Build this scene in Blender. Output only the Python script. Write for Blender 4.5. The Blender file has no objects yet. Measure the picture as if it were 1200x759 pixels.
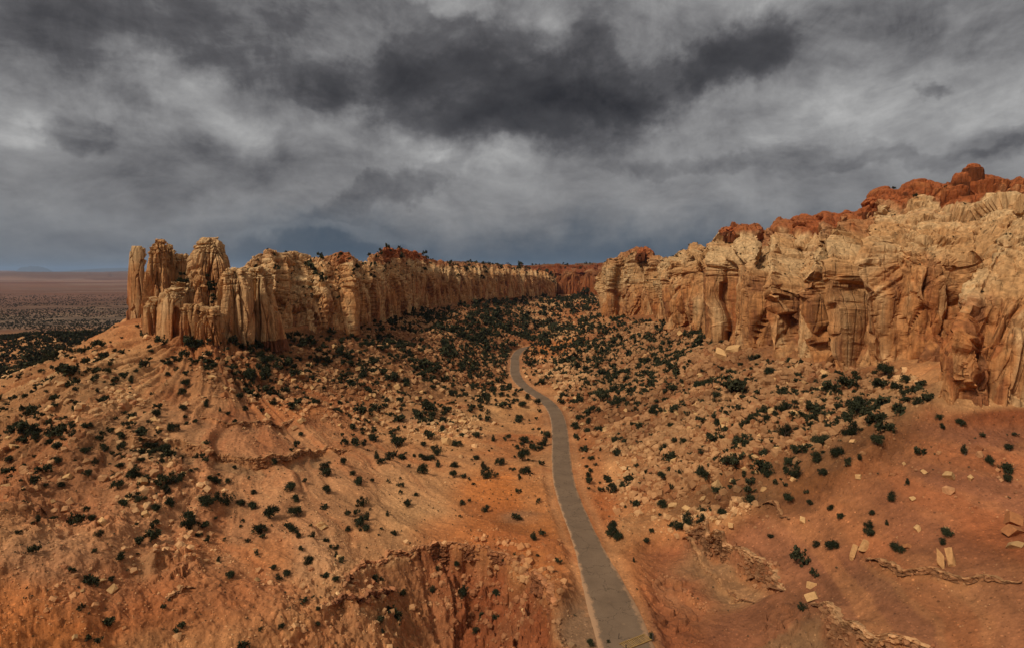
import bpy, math, random
import numpy as np
rng = np.random.default_rng(7)
random.seed(7)
f4 = np.float32
HAZE = True
scene = bpy.context.scene
COL = scene.collection

# ------------------------------------------------------------------ camera geometry
F, HOR, CH = 715.0, 318.0, 60.0
PITCH = math.atan(61.5 / F)
cp, sp = math.cos(PITCH), math.sin(PITCH)

def ray(px, py):
    a = (np.asarray(px, float) - 600) / F
    b = (379.5 - np.asarray(py, float)) / F
    return a, cp + b * sp, -sp + b * cp          # dx, dy, dz

def PD(px, py, D):
    dx, dy, dz = ray(px, py)
    t = D / dy
    return np.stack([dx * t, np.broadcast_to(D, np.shape(dx * t)) * 1.0, CH + dz * t], -1)

def PZ(px, py, z):
    dx, dy, dz = ray(px, py)
    t = (z - CH) / dz
    return np.stack([dx * t, dy * t, z + 0 * t], -1)

def project(P):
    x, y, z = P[..., 0], P[..., 1], P[..., 2] - CH
    d = y * cp - z * sp
    u = y * sp + z * cp
    return 600 + F * x / d, 379.5 - F * u / d

# ------------------------------------------------------------------ noise
def _h(i, j, k, s):
    with np.errstate(over='ignore'):
        h = (i.astype(np.uint32) * np.uint32(374761393) + j.astype(np.uint32) * np.uint32(668265263)
             + k.astype(np.uint32) * np.uint32(2147483647 - 5000111) + np.uint32((s * 144269 + 91) & 0xffffffff))
        h = (h ^ (h >> np.uint32(13))) * np.uint32(1274126177)
        h = (h ^ (h >> np.uint32(15))) * np.uint32(2246822519)
        h ^= h >> np.uint32(16)
    return h

def rnd(i, j, k, s):
    return (_h(i, j, k, s) & np.uint32(0xffffff)).astype(f4) / f4(16777215.0)

def noise(x, y, z=None, s=0):
    """smooth value noise about -1..1"""
    x = np.asarray(x, f4); y = np.asarray(y, f4)
    x, y = np.broadcast_arrays(x, y)
    i = np.floor(x).astype(np.int64); j = np.floor(y).astype(np.int64)
    fx = x - i; fy = y - j
    fx = fx * fx * fx * (fx * (fx * 6 - 15) + 10); fy = fy * fy * fy * (fy * (fy * 6 - 15) + 10)
    def lay(k):
        a = rnd(i, j, k, s); b = rnd(i + 1, j, k, s); c = rnd(i, j + 1, k, s); d = rnd(i + 1, j + 1, k, s)
        return (a + (b - a) * fx) * (1 - fy) + (c + (d - c) * fx) * fy
    if z is None:
        return lay(np.zeros_like(i)) * 2 - 1
    z = np.broadcast_to(np.asarray(z, f4), x.shape)
    k = np.floor(z).astype(np.int64); fz = z - k
    fz = fz * fz * (3 - 2 * fz)
    l0 = lay(k)
    return (l0 + (lay(k + 1) - l0) * fz) * 2 - 1

def fbm(x, y, z=None, s=0, o=4, g=0.5):
    r = 0; a = 1.0; t = 0
    for q in range(o):
        r = r + a * noise(x * 2.03 ** q + 17 * q, y * 2.03 ** q - 9 * q, None if z is None else z * 2.03 ** q, s + q)
        t += a; a *= g
    return r / t * 1.5

def ridged(x, y, z=None, s=0, o=3):
    r = 0; a = 1.0; t = 0
    for q in range(o):
        r = r + a * (1 - 2 * np.abs(noise(x * 2.1 ** q + 5 * q, y * 2.1 ** q, None if z is None else z * 2.1 ** q, s + q)))
        t += a; a *= .5
    return r / t

def worley(x, y, z, s=0, jit=.8):
    """nearest jittered point: F1, F2, random of the cell, tilt displacement"""
    sh = x.shape
    x = x.ravel().astype(f4); y = y.ravel().astype(f4); z = z.ravel().astype(f4)
    bi = np.floor(x - .5).astype(np.int64); bj = np.floor(y - .5).astype(np.int64); bk = np.floor(z - .5).astype(np.int64)
    F1 = np.full(x.shape, 9, f4); F2 = np.full(x.shape, 9, f4); R = np.zeros_like(F1); T = np.zeros_like(F1)
    for a in (0, 1):
        for b in (0, 1):
            for c in (0, 1):
                i, j, k = bi + a, bj + b, bk + c
                h = _h(i, j, k, s)
                q1 = (h & np.uint32(1023)).astype(f4) / 1023; q2 = ((h >> np.uint32(10)) & np.uint32(1023)).astype(f4) / 1023
                q3 = ((h >> np.uint32(20)) & np.uint32(1023)).astype(f4) / 1023
                dx = x - (i + .5 + (q1 - .5) * jit); dy = y - (j + .5 + (q2 - .5) * jit); dz = z - (k + .5 + (q3 - .5) * jit)
                d = np.sqrt(dx * dx + dy * dy + dz * dz)
                near = d < F1
                F2 = np.where(near, F1, np.minimum(F2, d))
                F1 = np.where(near, d, F1)
                h2 = _h(i, j, k, s + 77)
                w1 = (h2 & np.uint32(1023)).astype(f4) / 511.5 - 1; w2 = ((h2 >> np.uint32(10)) & np.uint32(1023)).astype(f4) / 511.5 - 1
                w3 = ((h2 >> np.uint32(20)) & np.uint32(1023)).astype(f4) / 511.5 - 1
                R = np.where(near, w3, R); T = np.where(near, w1 * (dx + dy) + w2 * dz, T)
    return F1.reshape(sh), F2.reshape(sh), R.reshape(sh), T.reshape(sh)

def streakf(X, Y, s=0):
    """runs of debris down the slopes: fan-wise below the spires, straight down on the right"""
    A = np.arctan2(X + 112, Y - 232); R = np.hypot(X + 112, Y - 232)
    l = fbm(A * 22 + fbm(X / 30, Y / 30, s=8) * 1.2, R / 45, s=401 + s, o=4)
    q = Y + .35 * X + fbm(X / 30, Y / 30, s=8) * 8
    r = fbm(q / 7.5, X / 50, s=402 + s, o=4)
    k = sstep(-35, 15, X)
    return l * (1 - k) + r * k

def sstep(a, b, x):
    t = np.clip((x - a) / (b - a), 0, 1)
    return t * t * (3 - 2 * t)

# ------------------------------------------------------------------ mesh helpers
def mesh_np(name, V, Fc, cols=None, mat=None, smooth=True, attrs=None):
    """V (n,3); Fc (m,3) or (m,4)"""
    me = bpy.data.meshes.new(name)
    V = np.ascontiguousarray(V, f4); Fc = np.ascontiguousarray(Fc, np.int32)
    m, k = Fc.shape
    me.vertices.add(len(V)); me.vertices.foreach_set('co', V.ravel())
    me.loops.add(m * k); me.loops.foreach_set('vertex_index', Fc.ravel())
    me.polygons.add(m)
    me.polygons.foreach_set('loop_start', np.arange(0, m * k, k, dtype=np.int32))
    me.polygons.foreach_set('loop_total', np.full(m, k, np.int32))
    me.polygons.foreach_set('use_smooth', np.full(m, smooth, bool))
    me.update(calc_edges=True)
    if cols is not None:
        a = me.color_attributes.new('Col', 'FLOAT_COLOR', 'POINT')
        c = np.ones((len(V), 4), f4); c[:, :3] = cols
        a.data.foreach_set('color', c.ravel())
    if mat: me.materials.append(mat)
    return me

def link(name, me, parent=None, loc=None, rot=None, scale=None):
    o = bpy.data.objects.new(name, me); COL.objects.link(o)
    if parent: o.parent = parent
    if loc is not None: o.location = loc
    if rot is not None: o.rotation_euler = rot
    if scale is not None: o.scale = scale
    return o

def tag(o, label=None, cat=None, group=None, kind=None):
    for k, v in (('label', label), ('category', cat), ('group', group), ('kind', kind)):
        if v: o[k] = v
    return o

def gridfaces(nr, nc, wrap=False):
    r = np.arange(nr - 1)[:, None]; c = np.arange(nc if wrap else nc - 1)[None, :]
    c2 = (c + 1) % nc
    a = r * nc + c; b = r * nc + c2; d = (r + 1) * nc + c; e = (r + 1) * nc + c2
    return np.stack([a, b, e, d], -1).reshape(-1, 4)

# ------------------------------------------------------------------ materials
def nodes_of(m):
    m.use_nodes = True
    nt = m.node_tree; nt.nodes.clear()
    return nt, nt.nodes, nt.links

def rock_material(name, fine=3.0, bump=.5, rough=.93, strength=.35, streak=0, pits=0, dist=.25):
    m = bpy.data.materials.new(name)
    nt, N, L = nodes_of(m)
    out = N.new('ShaderNodeOutputMaterial'); bs = N.new('ShaderNodeBsdfPrincipled')
    L.new(bs.outputs[0], out.inputs[0])
    bs.inputs['Roughness'].default_value = rough
    bs.inputs['Specular IOR Level'].default_value = .15
    tc = N.new('ShaderNodeNewGeometry')
    at = N.new('ShaderNodeAttribute'); at.attribute_name = 'Col'
    n1 = N.new('ShaderNodeTexNoise'); n1.inputs['Scale'].default_value = fine; n1.inputs['Detail'].default_value = 9; n1.inputs['Roughness'].default_value = .68
    L.new(tc.outputs['Position'], n1.inputs['Vector'])
    mr = N.new('ShaderNodeMapRange'); mr.inputs[1].default_value = .28; mr.inputs[2].default_value = .72
    mr.inputs[3].default_value = 1 - strength; mr.inputs[4].default_value = 1 + strength
    L.new(n1.outputs[0], mr.inputs[0])
    mul = N.new('ShaderNodeVectorMath'); mul.operation = 'SCALE'
    L.new(at.outputs['Color'], mul.inputs[0]); L.new(mr.outputs[0], mul.inputs['Scale'])
    last = mul.outputs[0]
    if streak:
        mp = N.new('ShaderNodeMapping'); mp.inputs['Scale'].default_value = (1.1, 1.1, .07)
        L.new(tc.outputs['Position'], mp.inputs[0])
        n2 = N.new('ShaderNodeTexNoise'); n2.inputs['Scale'].default_value = .8; n2.inputs['Detail'].default_value = 6; n2.inputs['Roughness'].default_value = .6
        L.new(mp.outputs[0], n2.inputs['Vector'])
        m2 = N.new('ShaderNodeMapRange'); m2.inputs[1].default_value = .35; m2.inputs[2].default_value = .65; m2.inputs[3].default_value = 1 - streak; m2.inputs[4].default_value = 1 + streak * .45
        L.new(n2.outputs[0], m2.inputs[0])
        mu2 = N.new('ShaderNodeVectorMath'); mu2.operation = 'SCALE'
        L.new(last, mu2.inputs[0]); L.new(m2.outputs[0], mu2.inputs['Scale']); last = mu2.outputs[0]
    if pits:          # small stones, paler or darker than the soil
        for sc, r0, lo, hi in ((1.1, .28, .5, 1.7), (2.6, .34, .5, 1.65)):
            v = N.new('ShaderNodeTexVoronoi'); v.inputs['Scale'].default_value = sc; L.new(tc.outputs['Position'], v.inputs['Vector'])
            m1 = N.new('ShaderNodeMapRange'); m1.inputs[1].default_value = r0 * .6; m1.inputs[2].default_value = r0; m1.inputs[3].default_value = 1; m1.inputs[4].default_value = 0; L.new(v.outputs['Distance'], m1.inputs[0])
            sp_ = N.new('ShaderNodeSeparateColor'); L.new(v.outputs['Color'], sp_.inputs[0])
            m2 = N.new('ShaderNodeMapRange'); m2.inputs[3].default_value = lo; m2.inputs[4].default_value = hi; L.new(sp_.outputs[0], m2.inputs[0])
            g1 = N.new('ShaderNodeMath'); g1.operation = 'GREATER_THAN'; g1.inputs[1].default_value = .38; L.new(sp_.outputs[1], g1.inputs[0])
            g2 = N.new('ShaderNodeMath'); g2.operation = 'MULTIPLY'; L.new(g1.outputs[0], g2.inputs[0]); L.new(m1.outputs[0], g2.inputs[1])
            mx = N.new('ShaderNodeMix'); mx.data_type = 'FLOAT'; mx.inputs[2].default_value = 1; L.new(g2.outputs[0], mx.inputs[0]); L.new(m2.outputs[0], mx.inputs[3])
            s3_ = N.new('ShaderNodeVectorMath'); s3_.operation = 'SCALE'; L.new(last, s3_.inputs[0]); L.new(mx.outputs[0], s3_.inputs['Scale']); last = s3_.outputs[0]
    L.new(last, bs.inputs['Base Color'])
    b = N.new('ShaderNodeBump'); b.inputs['Strength'].default_value = bump; b.inputs['Distance'].default_value = dist
    L.new(n1.outputs[0], b.inputs['Height'])
    if pits:
        vo = N.new('ShaderNodeTexVoronoi'); vo.inputs['Scale'].default_value = pits
        L.new(tc.outputs['Position'], vo.inputs['Vector'])
        b2 = N.new('ShaderNodeBump'); b2.inputs['Strength'].default_value = .6; b2.inputs['Distance'].default_value = .18; b2.invert = True
        L.new(vo.outputs['Distance'], b2.inputs['Height']); L.new(b.outputs[0], b2.inputs['Normal'])
        L.new(b2.outputs[0], bs.inputs['Normal'])
    elif streak:      # upright joints and thin beds
        last_n = b.outputs[0]
        for sc, st, ds in (((.22, .22, .035), .55, .8), ((.7, .7, .25), .35, .35)):
            mp = N.new('ShaderNodeMapping'); mp.inputs['Scale'].default_value = sc
            wv = N.new('ShaderNodeVectorMath'); wv.operation = 'MULTIPLY_ADD'; wv.inputs[1].default_value = (.7, .7, .7); L.new(n1.outputs['Color'], wv.inputs[0]); L.new(tc.outputs['Position'], wv.inputs[2]); L.new(wv.outputs[0], mp.inputs[0])
            vo = N.new('ShaderNodeTexVoronoi'); vo.feature = 'DISTANCE_TO_EDGE'; L.new(mp.outputs[0], vo.inputs['Vector']); vo.inputs['Scale'].default_value = 1
            mm = N.new('ShaderNodeMapRange'); mm.inputs[1].default_value = 0; mm.inputs[2].default_value = .07; L.new(vo.outputs['Distance'], mm.inputs[0])
            b2 = N.new('ShaderNodeBump'); b2.inputs['Strength'].default_value = st; b2.inputs['Distance'].default_value = ds; L.new(mm.outputs[0], b2.inputs['Height']); L.new(last_n, b2.inputs['Normal']); last_n = b2.outputs[0]
        L.new(last_n, bs.inputs['Normal'])
    else:
        L.new(b.outputs[0], bs.inputs['Normal'])
    return m

def plain_material(name, col, rough=.9, var=.3, scale=2.0, bump=0, spec=.2, coord='Object'):
    m = bpy.data.materials.new(name)
    nt, N, L = nodes_of(m)
    out = N.new('ShaderNodeOutputMaterial'); bs = N.new('ShaderNodeBsdfPrincipled'); L.new(bs.outputs[0], out.inputs[0])
    bs.inputs['Roughness'].default_value = rough; bs.inputs['Specular IOR Level'].default_value = spec
    tc = N.new('ShaderNodeTexCoord'); oi = N.new('ShaderNodeObjectInfo')
    n1 = N.new('ShaderNodeTexNoise'); n1.inputs['Scale'].default_value = scale; n1.inputs['Detail'].default_value = 6
    L.new(tc.outputs[coord], n1.inputs['Vector'])
    ad = N.new('ShaderNodeMath'); ad.operation = 'MULTIPLY_ADD'; ad.inputs[1].default_value = .35; L.new(oi.outputs['Random'], ad.inputs[0]); L.new(n1.outputs[0], ad.inputs[2])
    mr = N.new('ShaderNodeMapRange'); mr.inputs[1].default_value = .35; mr.inputs[2].default_value = 1.0; mr.inputs[3].default_value = 1 - var; mr.inputs[4].default_value = 1 + var
    L.new(ad.outputs[0], mr.inputs[0])
    mul = N.new('ShaderNodeVectorMath'); mul.operation = 'SCALE'; mul.inputs[0].default_value = col
    L.new(mr.outputs[0], mul.inputs['Scale']); L.new(mul.outputs[0], bs.inputs['Base Color'])
    if bump:
        b = N.new('ShaderNodeBump'); b.inputs['Strength'].default_value = bump; b.inputs['Distance'].default_value = .1
        L.new(n1.outputs[0], b.inputs['Height']); L.new(b.outputs[0], bs.inputs['Normal'])
    return m

M_ground = rock_material('desert_soil', fine=.9, bump=.7, strength=.30, pits=1.6, dist=.35)
M_cliff = rock_material('sandstone', fine=.8, bump=.7, strength=.24, streak=.36, dist=.4)
M_rock = rock_material('boulder_sandstone', fine=1.8, bump=.6, strength=.22, dist=.2)

# ------------------------------------------------------------------ terrain control points
CZ = [  # px, py, z above the canyon floor
 (604,417,0),(603,433,0),(613,448,0),(637,467,0),(652,483,0),(656,510,0),(657,533,0),(660,560,0),(672,595,0),(684,627,0),(698,660,0),(714,693,0),(730,727,0),(736,745,0),
 (570,595,1),(627,627,.5),(500,600,2),(460,600,4),(560,640,.5),(480,640,2),(560,530,1),(610,540,.3),(630,700,.3),(650,740,0),
 (412,525,8),(340,540,11),(250,535,16),(180,520,19),(113,490,24),(300,617,7),(225,610,11),(140,600,15),(60,610,17),(0,600,20),(0,530,18.5),(0,505,20.5),(50,472,24.5),(100,434,30.5),(140,399,34.5),(0,450,5),(60,432,9),(30,430,4),(0,414,-10),(67,410,-5),(117,398,16),(153,380,36),(187,393,36.5),
 (240,398,36),(277,394,35.5),(310,392,34),(350,390,32.5),(400,388,31.5),(432,379,31),(461,370,30.5),(498,361,30),(560,353,30),(583,348,30),(620,345,28),
 (400,430,20),(450,450,13),(500,430,14),(550,430,6),(550,400,14),(580,380,16),(600,392,6),(500,470,7),(450,490,7.5),(400,480,13),(350,470,17),(300,450,22),(300,490,17),(240,450,26),(240,490,20.5),(180,450,27),
 (150,480,24),(550,480,2.5),(590,450,1),(480,560,3.5),(420,580,6),(350,600,7),(620,380,7),(640,365,12),
 (700,372,22),(740,374,25),(793,382,28),(832,395,29),(866,405,30),(930,422,30),(1006,434,31),(1068,430,34),(1097,471,34),(1135,481,33.5),(1196,484,33),
 (700,420,8),(760,420,14),(700,480,4),(760,480,11),(850,480,19),(950,480,24),(1040,480,28),(700,540,2),(760,550,7),(850,550,14),(930,550,18),(1000,540,23),(1080,530,27),(1180,560,26),(745,628,1.5),
 (800,610,5),(850,610,8),(950,600,14),(1020,615,17),(1100,640,19),(1197,640,22),(1197,759,17),(1100,759,13),(1000,745,9.5),(1060,700,14.5),(930,650,9.5),(870,640,6.5),(950,690,8.5),(930,759,4),(850,700,2.8),(800,759,1),(780,680,1),(720,600,.3),(850,759,2),(715,560,1),
 (550,759,-11),(500,725,-7),(590,725,-6),(640,759,-1.5),(450,759,-3),(400,720,2),(520,690,-4),(575,690,-4),(400,759,0),(330,700,6),(250,700,8),(250,759,6),(130,700,11),(130,759,9.5),(0,759,13),(0,680,16),(440,690,1)]
CD = [(660,385,3,610),(655,362,14,730),(680,355,20,800),(680,348,22,950),(640,352,22,900)]
CU = [  # u = X/D, D, z
 (-1.,38,14),(-.5,38,4),(0,38,-8),(.5,38,2),(1.,38,13),(-1.3,100,22),(-1.3,200,12),(-1.3,300,-8),(-1.1,270,1),(1.2,75,30),(1.2,150,36),(.95,300,28),(.6,500,25),(.45,750,25),
 (-.5,340,32),(-.35,500,27),(-.35,700,24),(-.2,900,24),(0,1050,24),(.3,1050,22),(-.9,420,-33),(-.75,420,-33),(-.66,330,10),(-.66,450,-25),(-.5,650,10),(-.9,900,-40),(-.6,900,-38),(-1.3,500,-35),(1.4,400,30)]
pts = []
for px, py, z in CZ:
    P = PZ(px, py, z); pts.append((P[0] / P[1], math.log(P[1]), z))
for px, py, z, D in CD:
    P = PD(px, py, D); pts.append((P[0] / P[1], math.log(D), P[2]))
for u, D, z in CU: pts.append((u, math.log(D), z))
pts = np.array(pts)
KU = 1.6
def _tps_k(r2): return np.where(r2 > 1e-12, r2 * np.log(r2 + 1e-12), 0)
_A = pts[:, :2] * [KU, 1]
_n = len(pts)
_d2 = ((_A[:, None] - _A[None]) ** 2).sum(-1)
_M = np.zeros((_n + 3, _n + 3)); _M[:_n, :_n] = _tps_k(_d2) + np.eye(_n) * 2e-4
_M[:_n, _n] = 1; _M[:_n, _n + 1:] = _A; _M[_n, :_n] = 1; _M[_n + 1:, :_n] = _A.T
_W = np.linalg.solve(_M, np.concatenate([pts[:, 2], [0, 0, 0]]))
def tps(u, D):
    sh = np.shape(u); q = np.stack([np.ravel(u) * KU, np.log(np.ravel(D))], -1)
    r = np.empty(len(q))
    for i in range(0, len(q), 20000):
        c = q[i:i + 20000]
        r[i:i + 20000] = _tps_k(((c[:, None] - _A[None]) ** 2).sum(-1)) @ _W[:_n] + _W[_n] + c @ _W[_n + 1:]
    return r.reshape(sh)

# grid: rows by distance, columns fan out
Yr = np.concatenate([np.linspace(-260, 40, 24, endpoint=False), np.geomspace(40, 84, 130, endpoint=False), np.geomspace(84, 300, 620, endpoint=False), np.geomspace(300, 1000, 330, endpoint=False),
                     np.geomspace(1000, 4000, 90, endpoint=False), np.geomspace(4000, 60000, 60)])
Uc = np.concatenate([-np.geomspace(6, 1.02, 30, endpoint=False), np.linspace(-1.02, 1.02, 1260, endpoint=False), np.geomspace(1.02, 6, 31)])
S = np.maximum(Yr, 60.0)
YY = np.repeat(Yr[:, None], len(Uc), 1); XX = Uc[None, :] * S[:, None]
_k = (np.minimum(6 * S, 63500.) / S - 1.02) / 4.98; _o = np.abs(Uc) > 1.02
XX[:, _o] = (np.sign(Uc[_o])[None] * (1.02 + (np.abs(Uc[_o]) - 1.02)[None] * _k[:, None])) * S[:, None]
Uu = np.repeat(Uc[None, :], len(Yr), 0)
# coarse evaluation then linear upsampling
ri = np.unique(np.concatenate([np.arange(0, len(Yr), 5), [len(Yr) - 1]])); ci = np.unique(np.concatenate([np.arange(0, len(Uc), 6), [len(Uc) - 1]]))
Yc = np.clip(Yr[ri], 38, 1100)
Zc = tps(np.clip(np.repeat(Uc[ci][None], len(ri), 0), -1.45, 1.45), np.repeat(Yc[:, None], len(ci), 1))
Zc = np.clip(Zc, -45, 46)
ZZ = np.stack([np.interp(np.arange(len(Uc)), ci, Zc[k]) for k in range(len(ri))])
ZZ = np.stack([np.interp(np.arange(len(Yr)), ri, ZZ[:, k]) for k in range(len(Uc))], 1)
DD = np.hypot(XX, YY)
# the wide plain beyond
far = sstep(1050, 1500, DD)
plainz = -40 + 0 * XX
pn = fbm(XX / 2600, YY / 2600, s=61, o=4)
mesa = sstep(.12, .3, pn) * 32 + sstep(.42, .5, pn) * 34
plainz = plainz + mesa * sstep(7000, 12000, DD) + fbm(XX / 700, YY / 700, s=63) * 5 * sstep(1500, 4000, DD)
rng_far = sstep(11000, 16000, DD) * (1 - sstep(22000, 26000, DD)) * (XX < 0) * (38 + 34 * fbm(XX / 5200, YY / 5200, s=64))
ZZ = ZZ * (1 - far) + (plainz + rng_far) * far
near = 1 - sstep(500, 1400, DD)

# road centre line
RP = [(595.5,412.5),(604,417),(603.5,425),(603.5,436),(609,447),(621,457),(637,467),(648,478),(654,492),(656.5,510),(657.5,533),(660,560),(667,585),(675,605),(684,627),(698,660),(711,693),(724,727),(731,748)]
RP = [(672,398.3),(660,399.5),(648,401),(635,403.2),(622,405.8),(611,409)] + RP[1:]
RZ = [2.0,1.7,1.4,1.0,.6,.3] + [0] * (len(RP) - 6)
Rw = np.array([PZ(a, b, z) for (a, b), z in zip(RP, RZ)])
Rw = np.concatenate([Rw, [Rw[-1] + (Rw[-1] - Rw[-2]) * 1.2, Rw[-1] + (Rw[-1] - Rw[-2]) * 4]])
Rw[:, 2] = np.interp(np.arange(len(Rw)), np.arange(len(Rw)), Rw[:, 2])
def catmull(P, n):
    P = np.asarray(P, float)
    Q = np.concatenate([[2 * P[0] - P[1]], P, [2 * P[-1] - P[-2]]]); out = []
    for i in range(len(P) - 1):
        p0, p1, p2, p3 = Q[i:i + 4]
        t = np.linspace(0, 1, n, endpoint=False)[:, None]
        out.append(.5 * (2 * p1 + (p2 - p0) * t + (2 * p0 - 5 * p1 + 4 * p2 - p3) * t * t + (3 * p1 - p0 - 3 * p2 + p3) * t ** 3))
    out.append(P[-1:]); return np.concatenate(out)
Road = catmull(Rw, 12)
_l = np.concatenate([[0], np.cumsum(np.linalg.norm(np.diff(Road[:, :2], axis=0), axis=1))])
_s = np.arange(0, _l[-1], 2.0)
Road = np.stack([np.interp(_s, _l, Road[:, k]) for k in range(3)], 1)
for _ in range(10):                                   # ease the kinks
    Road[1:-1, :2] = (Road[:-2, :2] + 2 * Road[1:-1, :2] + Road[2:, :2]) / 4

def polydist(X, Y, P, signed=False):
    """distance to a polyline, with the height of / the arc length at the nearest point, and the side"""
    best = np.full(X.shape, 1e9); zz = np.zeros(X.shape); ss = np.zeros(X.shape); side = np.zeros(X.shape); acc = 0
    for a, b in zip(P[:-1], P[1:]):
        d = b[:2] - a[:2]; L2 = (d ** 2).sum() + 1e-9
        t = np.clip(((X - a[0]) * d[0] + (Y - a[1]) * d[1]) / L2, 0, 1)
        ex = X - a[0] - t * d[0]; ey = Y - a[1] - t * d[1]; q = ex * ex + ey * ey
        m = q < best
        best = np.where(m, q, best); zz = np.where(m, a[2] + t * (b[2] - a[2]), zz)
        ss = np.where(m, acc + t * math.sqrt(L2), ss); side = np.where(m, np.sign(d[0] * ey - d[1] * ex), side)
        acc += math.sqrt(L2)
    return np.sqrt(best), zz, ss, side

# relief of the slopes
ctl_u = pts
PX, PY = project(np.stack([XX, np.maximum(YY, 30), ZZ], -1))
def blob(cx, cy, rx, ry, soft=.5):
    d = np.sqrt(((PX - cx) / rx) ** 2 + ((PY - cy) / ry) ** 2) + .22 * WN
    return 1 - sstep(1 - soft, 1 + soft, d)
WN = fbm(XX / 17, YY / 17, s=5, o=4)
smooth = np.clip(blob(1080, 640, 170, 90) + blob(1050, 760, 260, 80) + blob(570, 590, 90, 60) + blob(830, 700, 120, 60) + blob(380, 570, 90, 40) + blob(250, 500, 70, 40) + blob(470, 600, 60, 50), 0, 1)
rough_amt = (1 - .75 * smooth) * near
rill_l = ridged(np.arctan2(XX + 118, YY - 225) * 6.5 + .5 * fbm(XX / 40, YY / 40, s=28), DD / 160, s=21, o=3)
rill_r = ridged(YY / 15 + fbm(XX / 40, YY / 40, s=8) * .8, XX / 90, s=22, o=3)
APX = [700, 740, 800, 850, 880, 900, 950, 1000, 1030, 1060, 1090, 1115, 1300]; APY = [660, 634, 618, 612, 592, 577, 560, 543, 520, 497, 480, 486, 486]
apron = sstep(-5, 7, PY - np.interp(PX, APX, APY) + 7 * WN) * (YY > 40) * (XX > 10) * sstep(738, 785, PX)      # bare red mounds below the boulder apron
str_ = streakf(XX, YY)
kk_ = sstep(-35, 15, XX); ZZ = ZZ + near * (-(.9 + .9 * np.clip(DD / 300, 0, 1)) * (rill_l * (1 - kk_) + rill_r * kk_) * (1 - .5 * smooth) * (1 - .7 * apron) * 1.3)
ZZ = ZZ + near * str_ * (.8 * (1 - apron) + .15) - apron * near * 2.6
ZZ = ZZ + rough_amt * (fbm(XX / 24, YY / 24, s=2, o=3) * 1.5 + fbm(XX / 5, YY / 5, s=3, o=4) * .55 + fbm(XX / 1.3, YY / 1.3, s=4, o=3) * .16)
ZZ = ZZ + near * .05 * fbm(XX / .8, YY / .8, s=9, o=2)

def groundZ(X, Y):
    Y = np.asarray(Y, float); X = np.asarray(X, float)
    r = np.interp(Y, Yr, np.arange(len(Yr))); u = X / np.maximum(Y, 60.0); c = np.interp(u, Uc, np.arange(len(Uc)))
    r0 = np.clip(r.astype(int), 0, len(Yr) - 2); c0 = np.clip(c.astype(int), 0, len(Uc) - 2); fr = r - r0; fc = c - c0
    return (ZZ[r0, c0] * (1 - fc) + ZZ[r0, c0 + 1] * fc) * (1 - fr) + (ZZ[r0 + 1, c0] * (1 - fc) + ZZ[r0 + 1, c0 + 1] * fc) * fr

TT = np.geomspace(40, 2600, 700)
def hit(px, py):
    """where the ray of a pixel meets the ground"""
    dx, dy, dz = ray(px, py); dx = np.atleast_1d(dx); dy = np.atleast_1d(dy); dz = np.atleast_1d(dz)
    g = groundZ(dx[:, None] / dy[:, None] * TT, np.broadcast_to(TT, (len(dx), len(TT))))
    h = CH + dz[:, None] / dy[:, None] * TT - g
    i = np.argmax(h < 0, axis=1); i = np.where((h < 0).any(1), i, len(TT) - 1); i = np.maximum(i, 1)
    k = np.arange(len(dx)); a, b = h[k, i - 1], h[k, i]
    t = TT[i - 1] + (TT[i] - TT[i - 1]) * np.clip(a / (a - b + 1e-9), 0, 1)
    X = dx / dy * t
    return np.stack([X, t, groundZ(X, t)], 1)

# rock ledges that cross the slopes: px polylines, drop in metres, how far the soil below stays sunk
LEDGES = [
 ([(113,490),(125,496),(143,502),(157,514),(180,515),(200,516),(220,520),(237,526),(257,533),(280,537),(305,538),(340,533),(370,530),(412,525)], 2.3, 10),
 ([(133,462),(150,467),(165,473),(190,478)], .6, 6),
 ([(228,484),(240,488),(255,492),(280,496),(310,494),(345,488)], 1.2, 7),
 ([(806,624),(815,624),(830,631),(855,642),(880,655),(905,672),(924,690)], 5.0, 16),
 ([(955,704),(965,708),(975,717),(985,733),(1010,746),(1060,757),(1110,760)], 4.2, 18),
 ([(1015,655),(1040,665),(1085,672),(1120,678),(1200,681)], .7, 7),
 ([(892,590),(905,597),(930,606)], .8, 6),
 ([(800,642),(830,660),(860,680),(890,694)], .9, 6),
 ([(772,668),(785,676),(800,692),(820,706),(845,716)], 1.2, 8),
 ([(40,602),(60,608),(85,614),(105,612)], 1.0, 6),
 ([(445,478),(465,480),(478,482)], .9, 8),
 ([(172,640),(178,648),(190,656),(205,662),(228,668)], 1.8, 8),
 ([(180,700),(200,695),(225,684)], .9, 6),
 ([(372,712),(395,706),(430,700),(462,690)], 1.2, 7),
]
RIM = [(300,790),(345,745),(380,712),(400,690),(415,676),(432,664),(455,650),(472,647),(490,643),(505,645),(512,637),(522,640),(540,642),(560,646),(578,651),(596,657),(612,658),(606,668),(622,676),(640,692),(652,722),(668,762),(674,790)]
wob = fbm(XX / 3, YY / 3, s=31, o=3) * .9
LW = []
def carve(P, drop, reach, wid=.5, lipw=.35):
    """uphill keeps its height, downhill drops by 'drop' and recovers over 'reach' metres"""
    global ZZ
    P = np.asarray(P)
    lo = P[:, :2].min(0) - reach - 8; hi = P[:, :2].max(0) + reach + 8
    r0, r1 = np.searchsorted(Yr, [lo[1], hi[1]]); 
    sl = slice(max(r0 - 1, 0), min(r1 + 1, len(Yr)))
    X = XX[sl]; Y = YY[sl]
    d, _, s, side = polydist(X, Y, P)
    Ltot = np.linalg.norm(np.diff(P[:, :2], axis=0), axis=1).sum()
    fade = sstep(0, 6, s) * (1 - sstep(Ltot - 6, Ltot, s))
    sd = d * side + wob[sl]
    return sl, sd, fade, d, s
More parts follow.
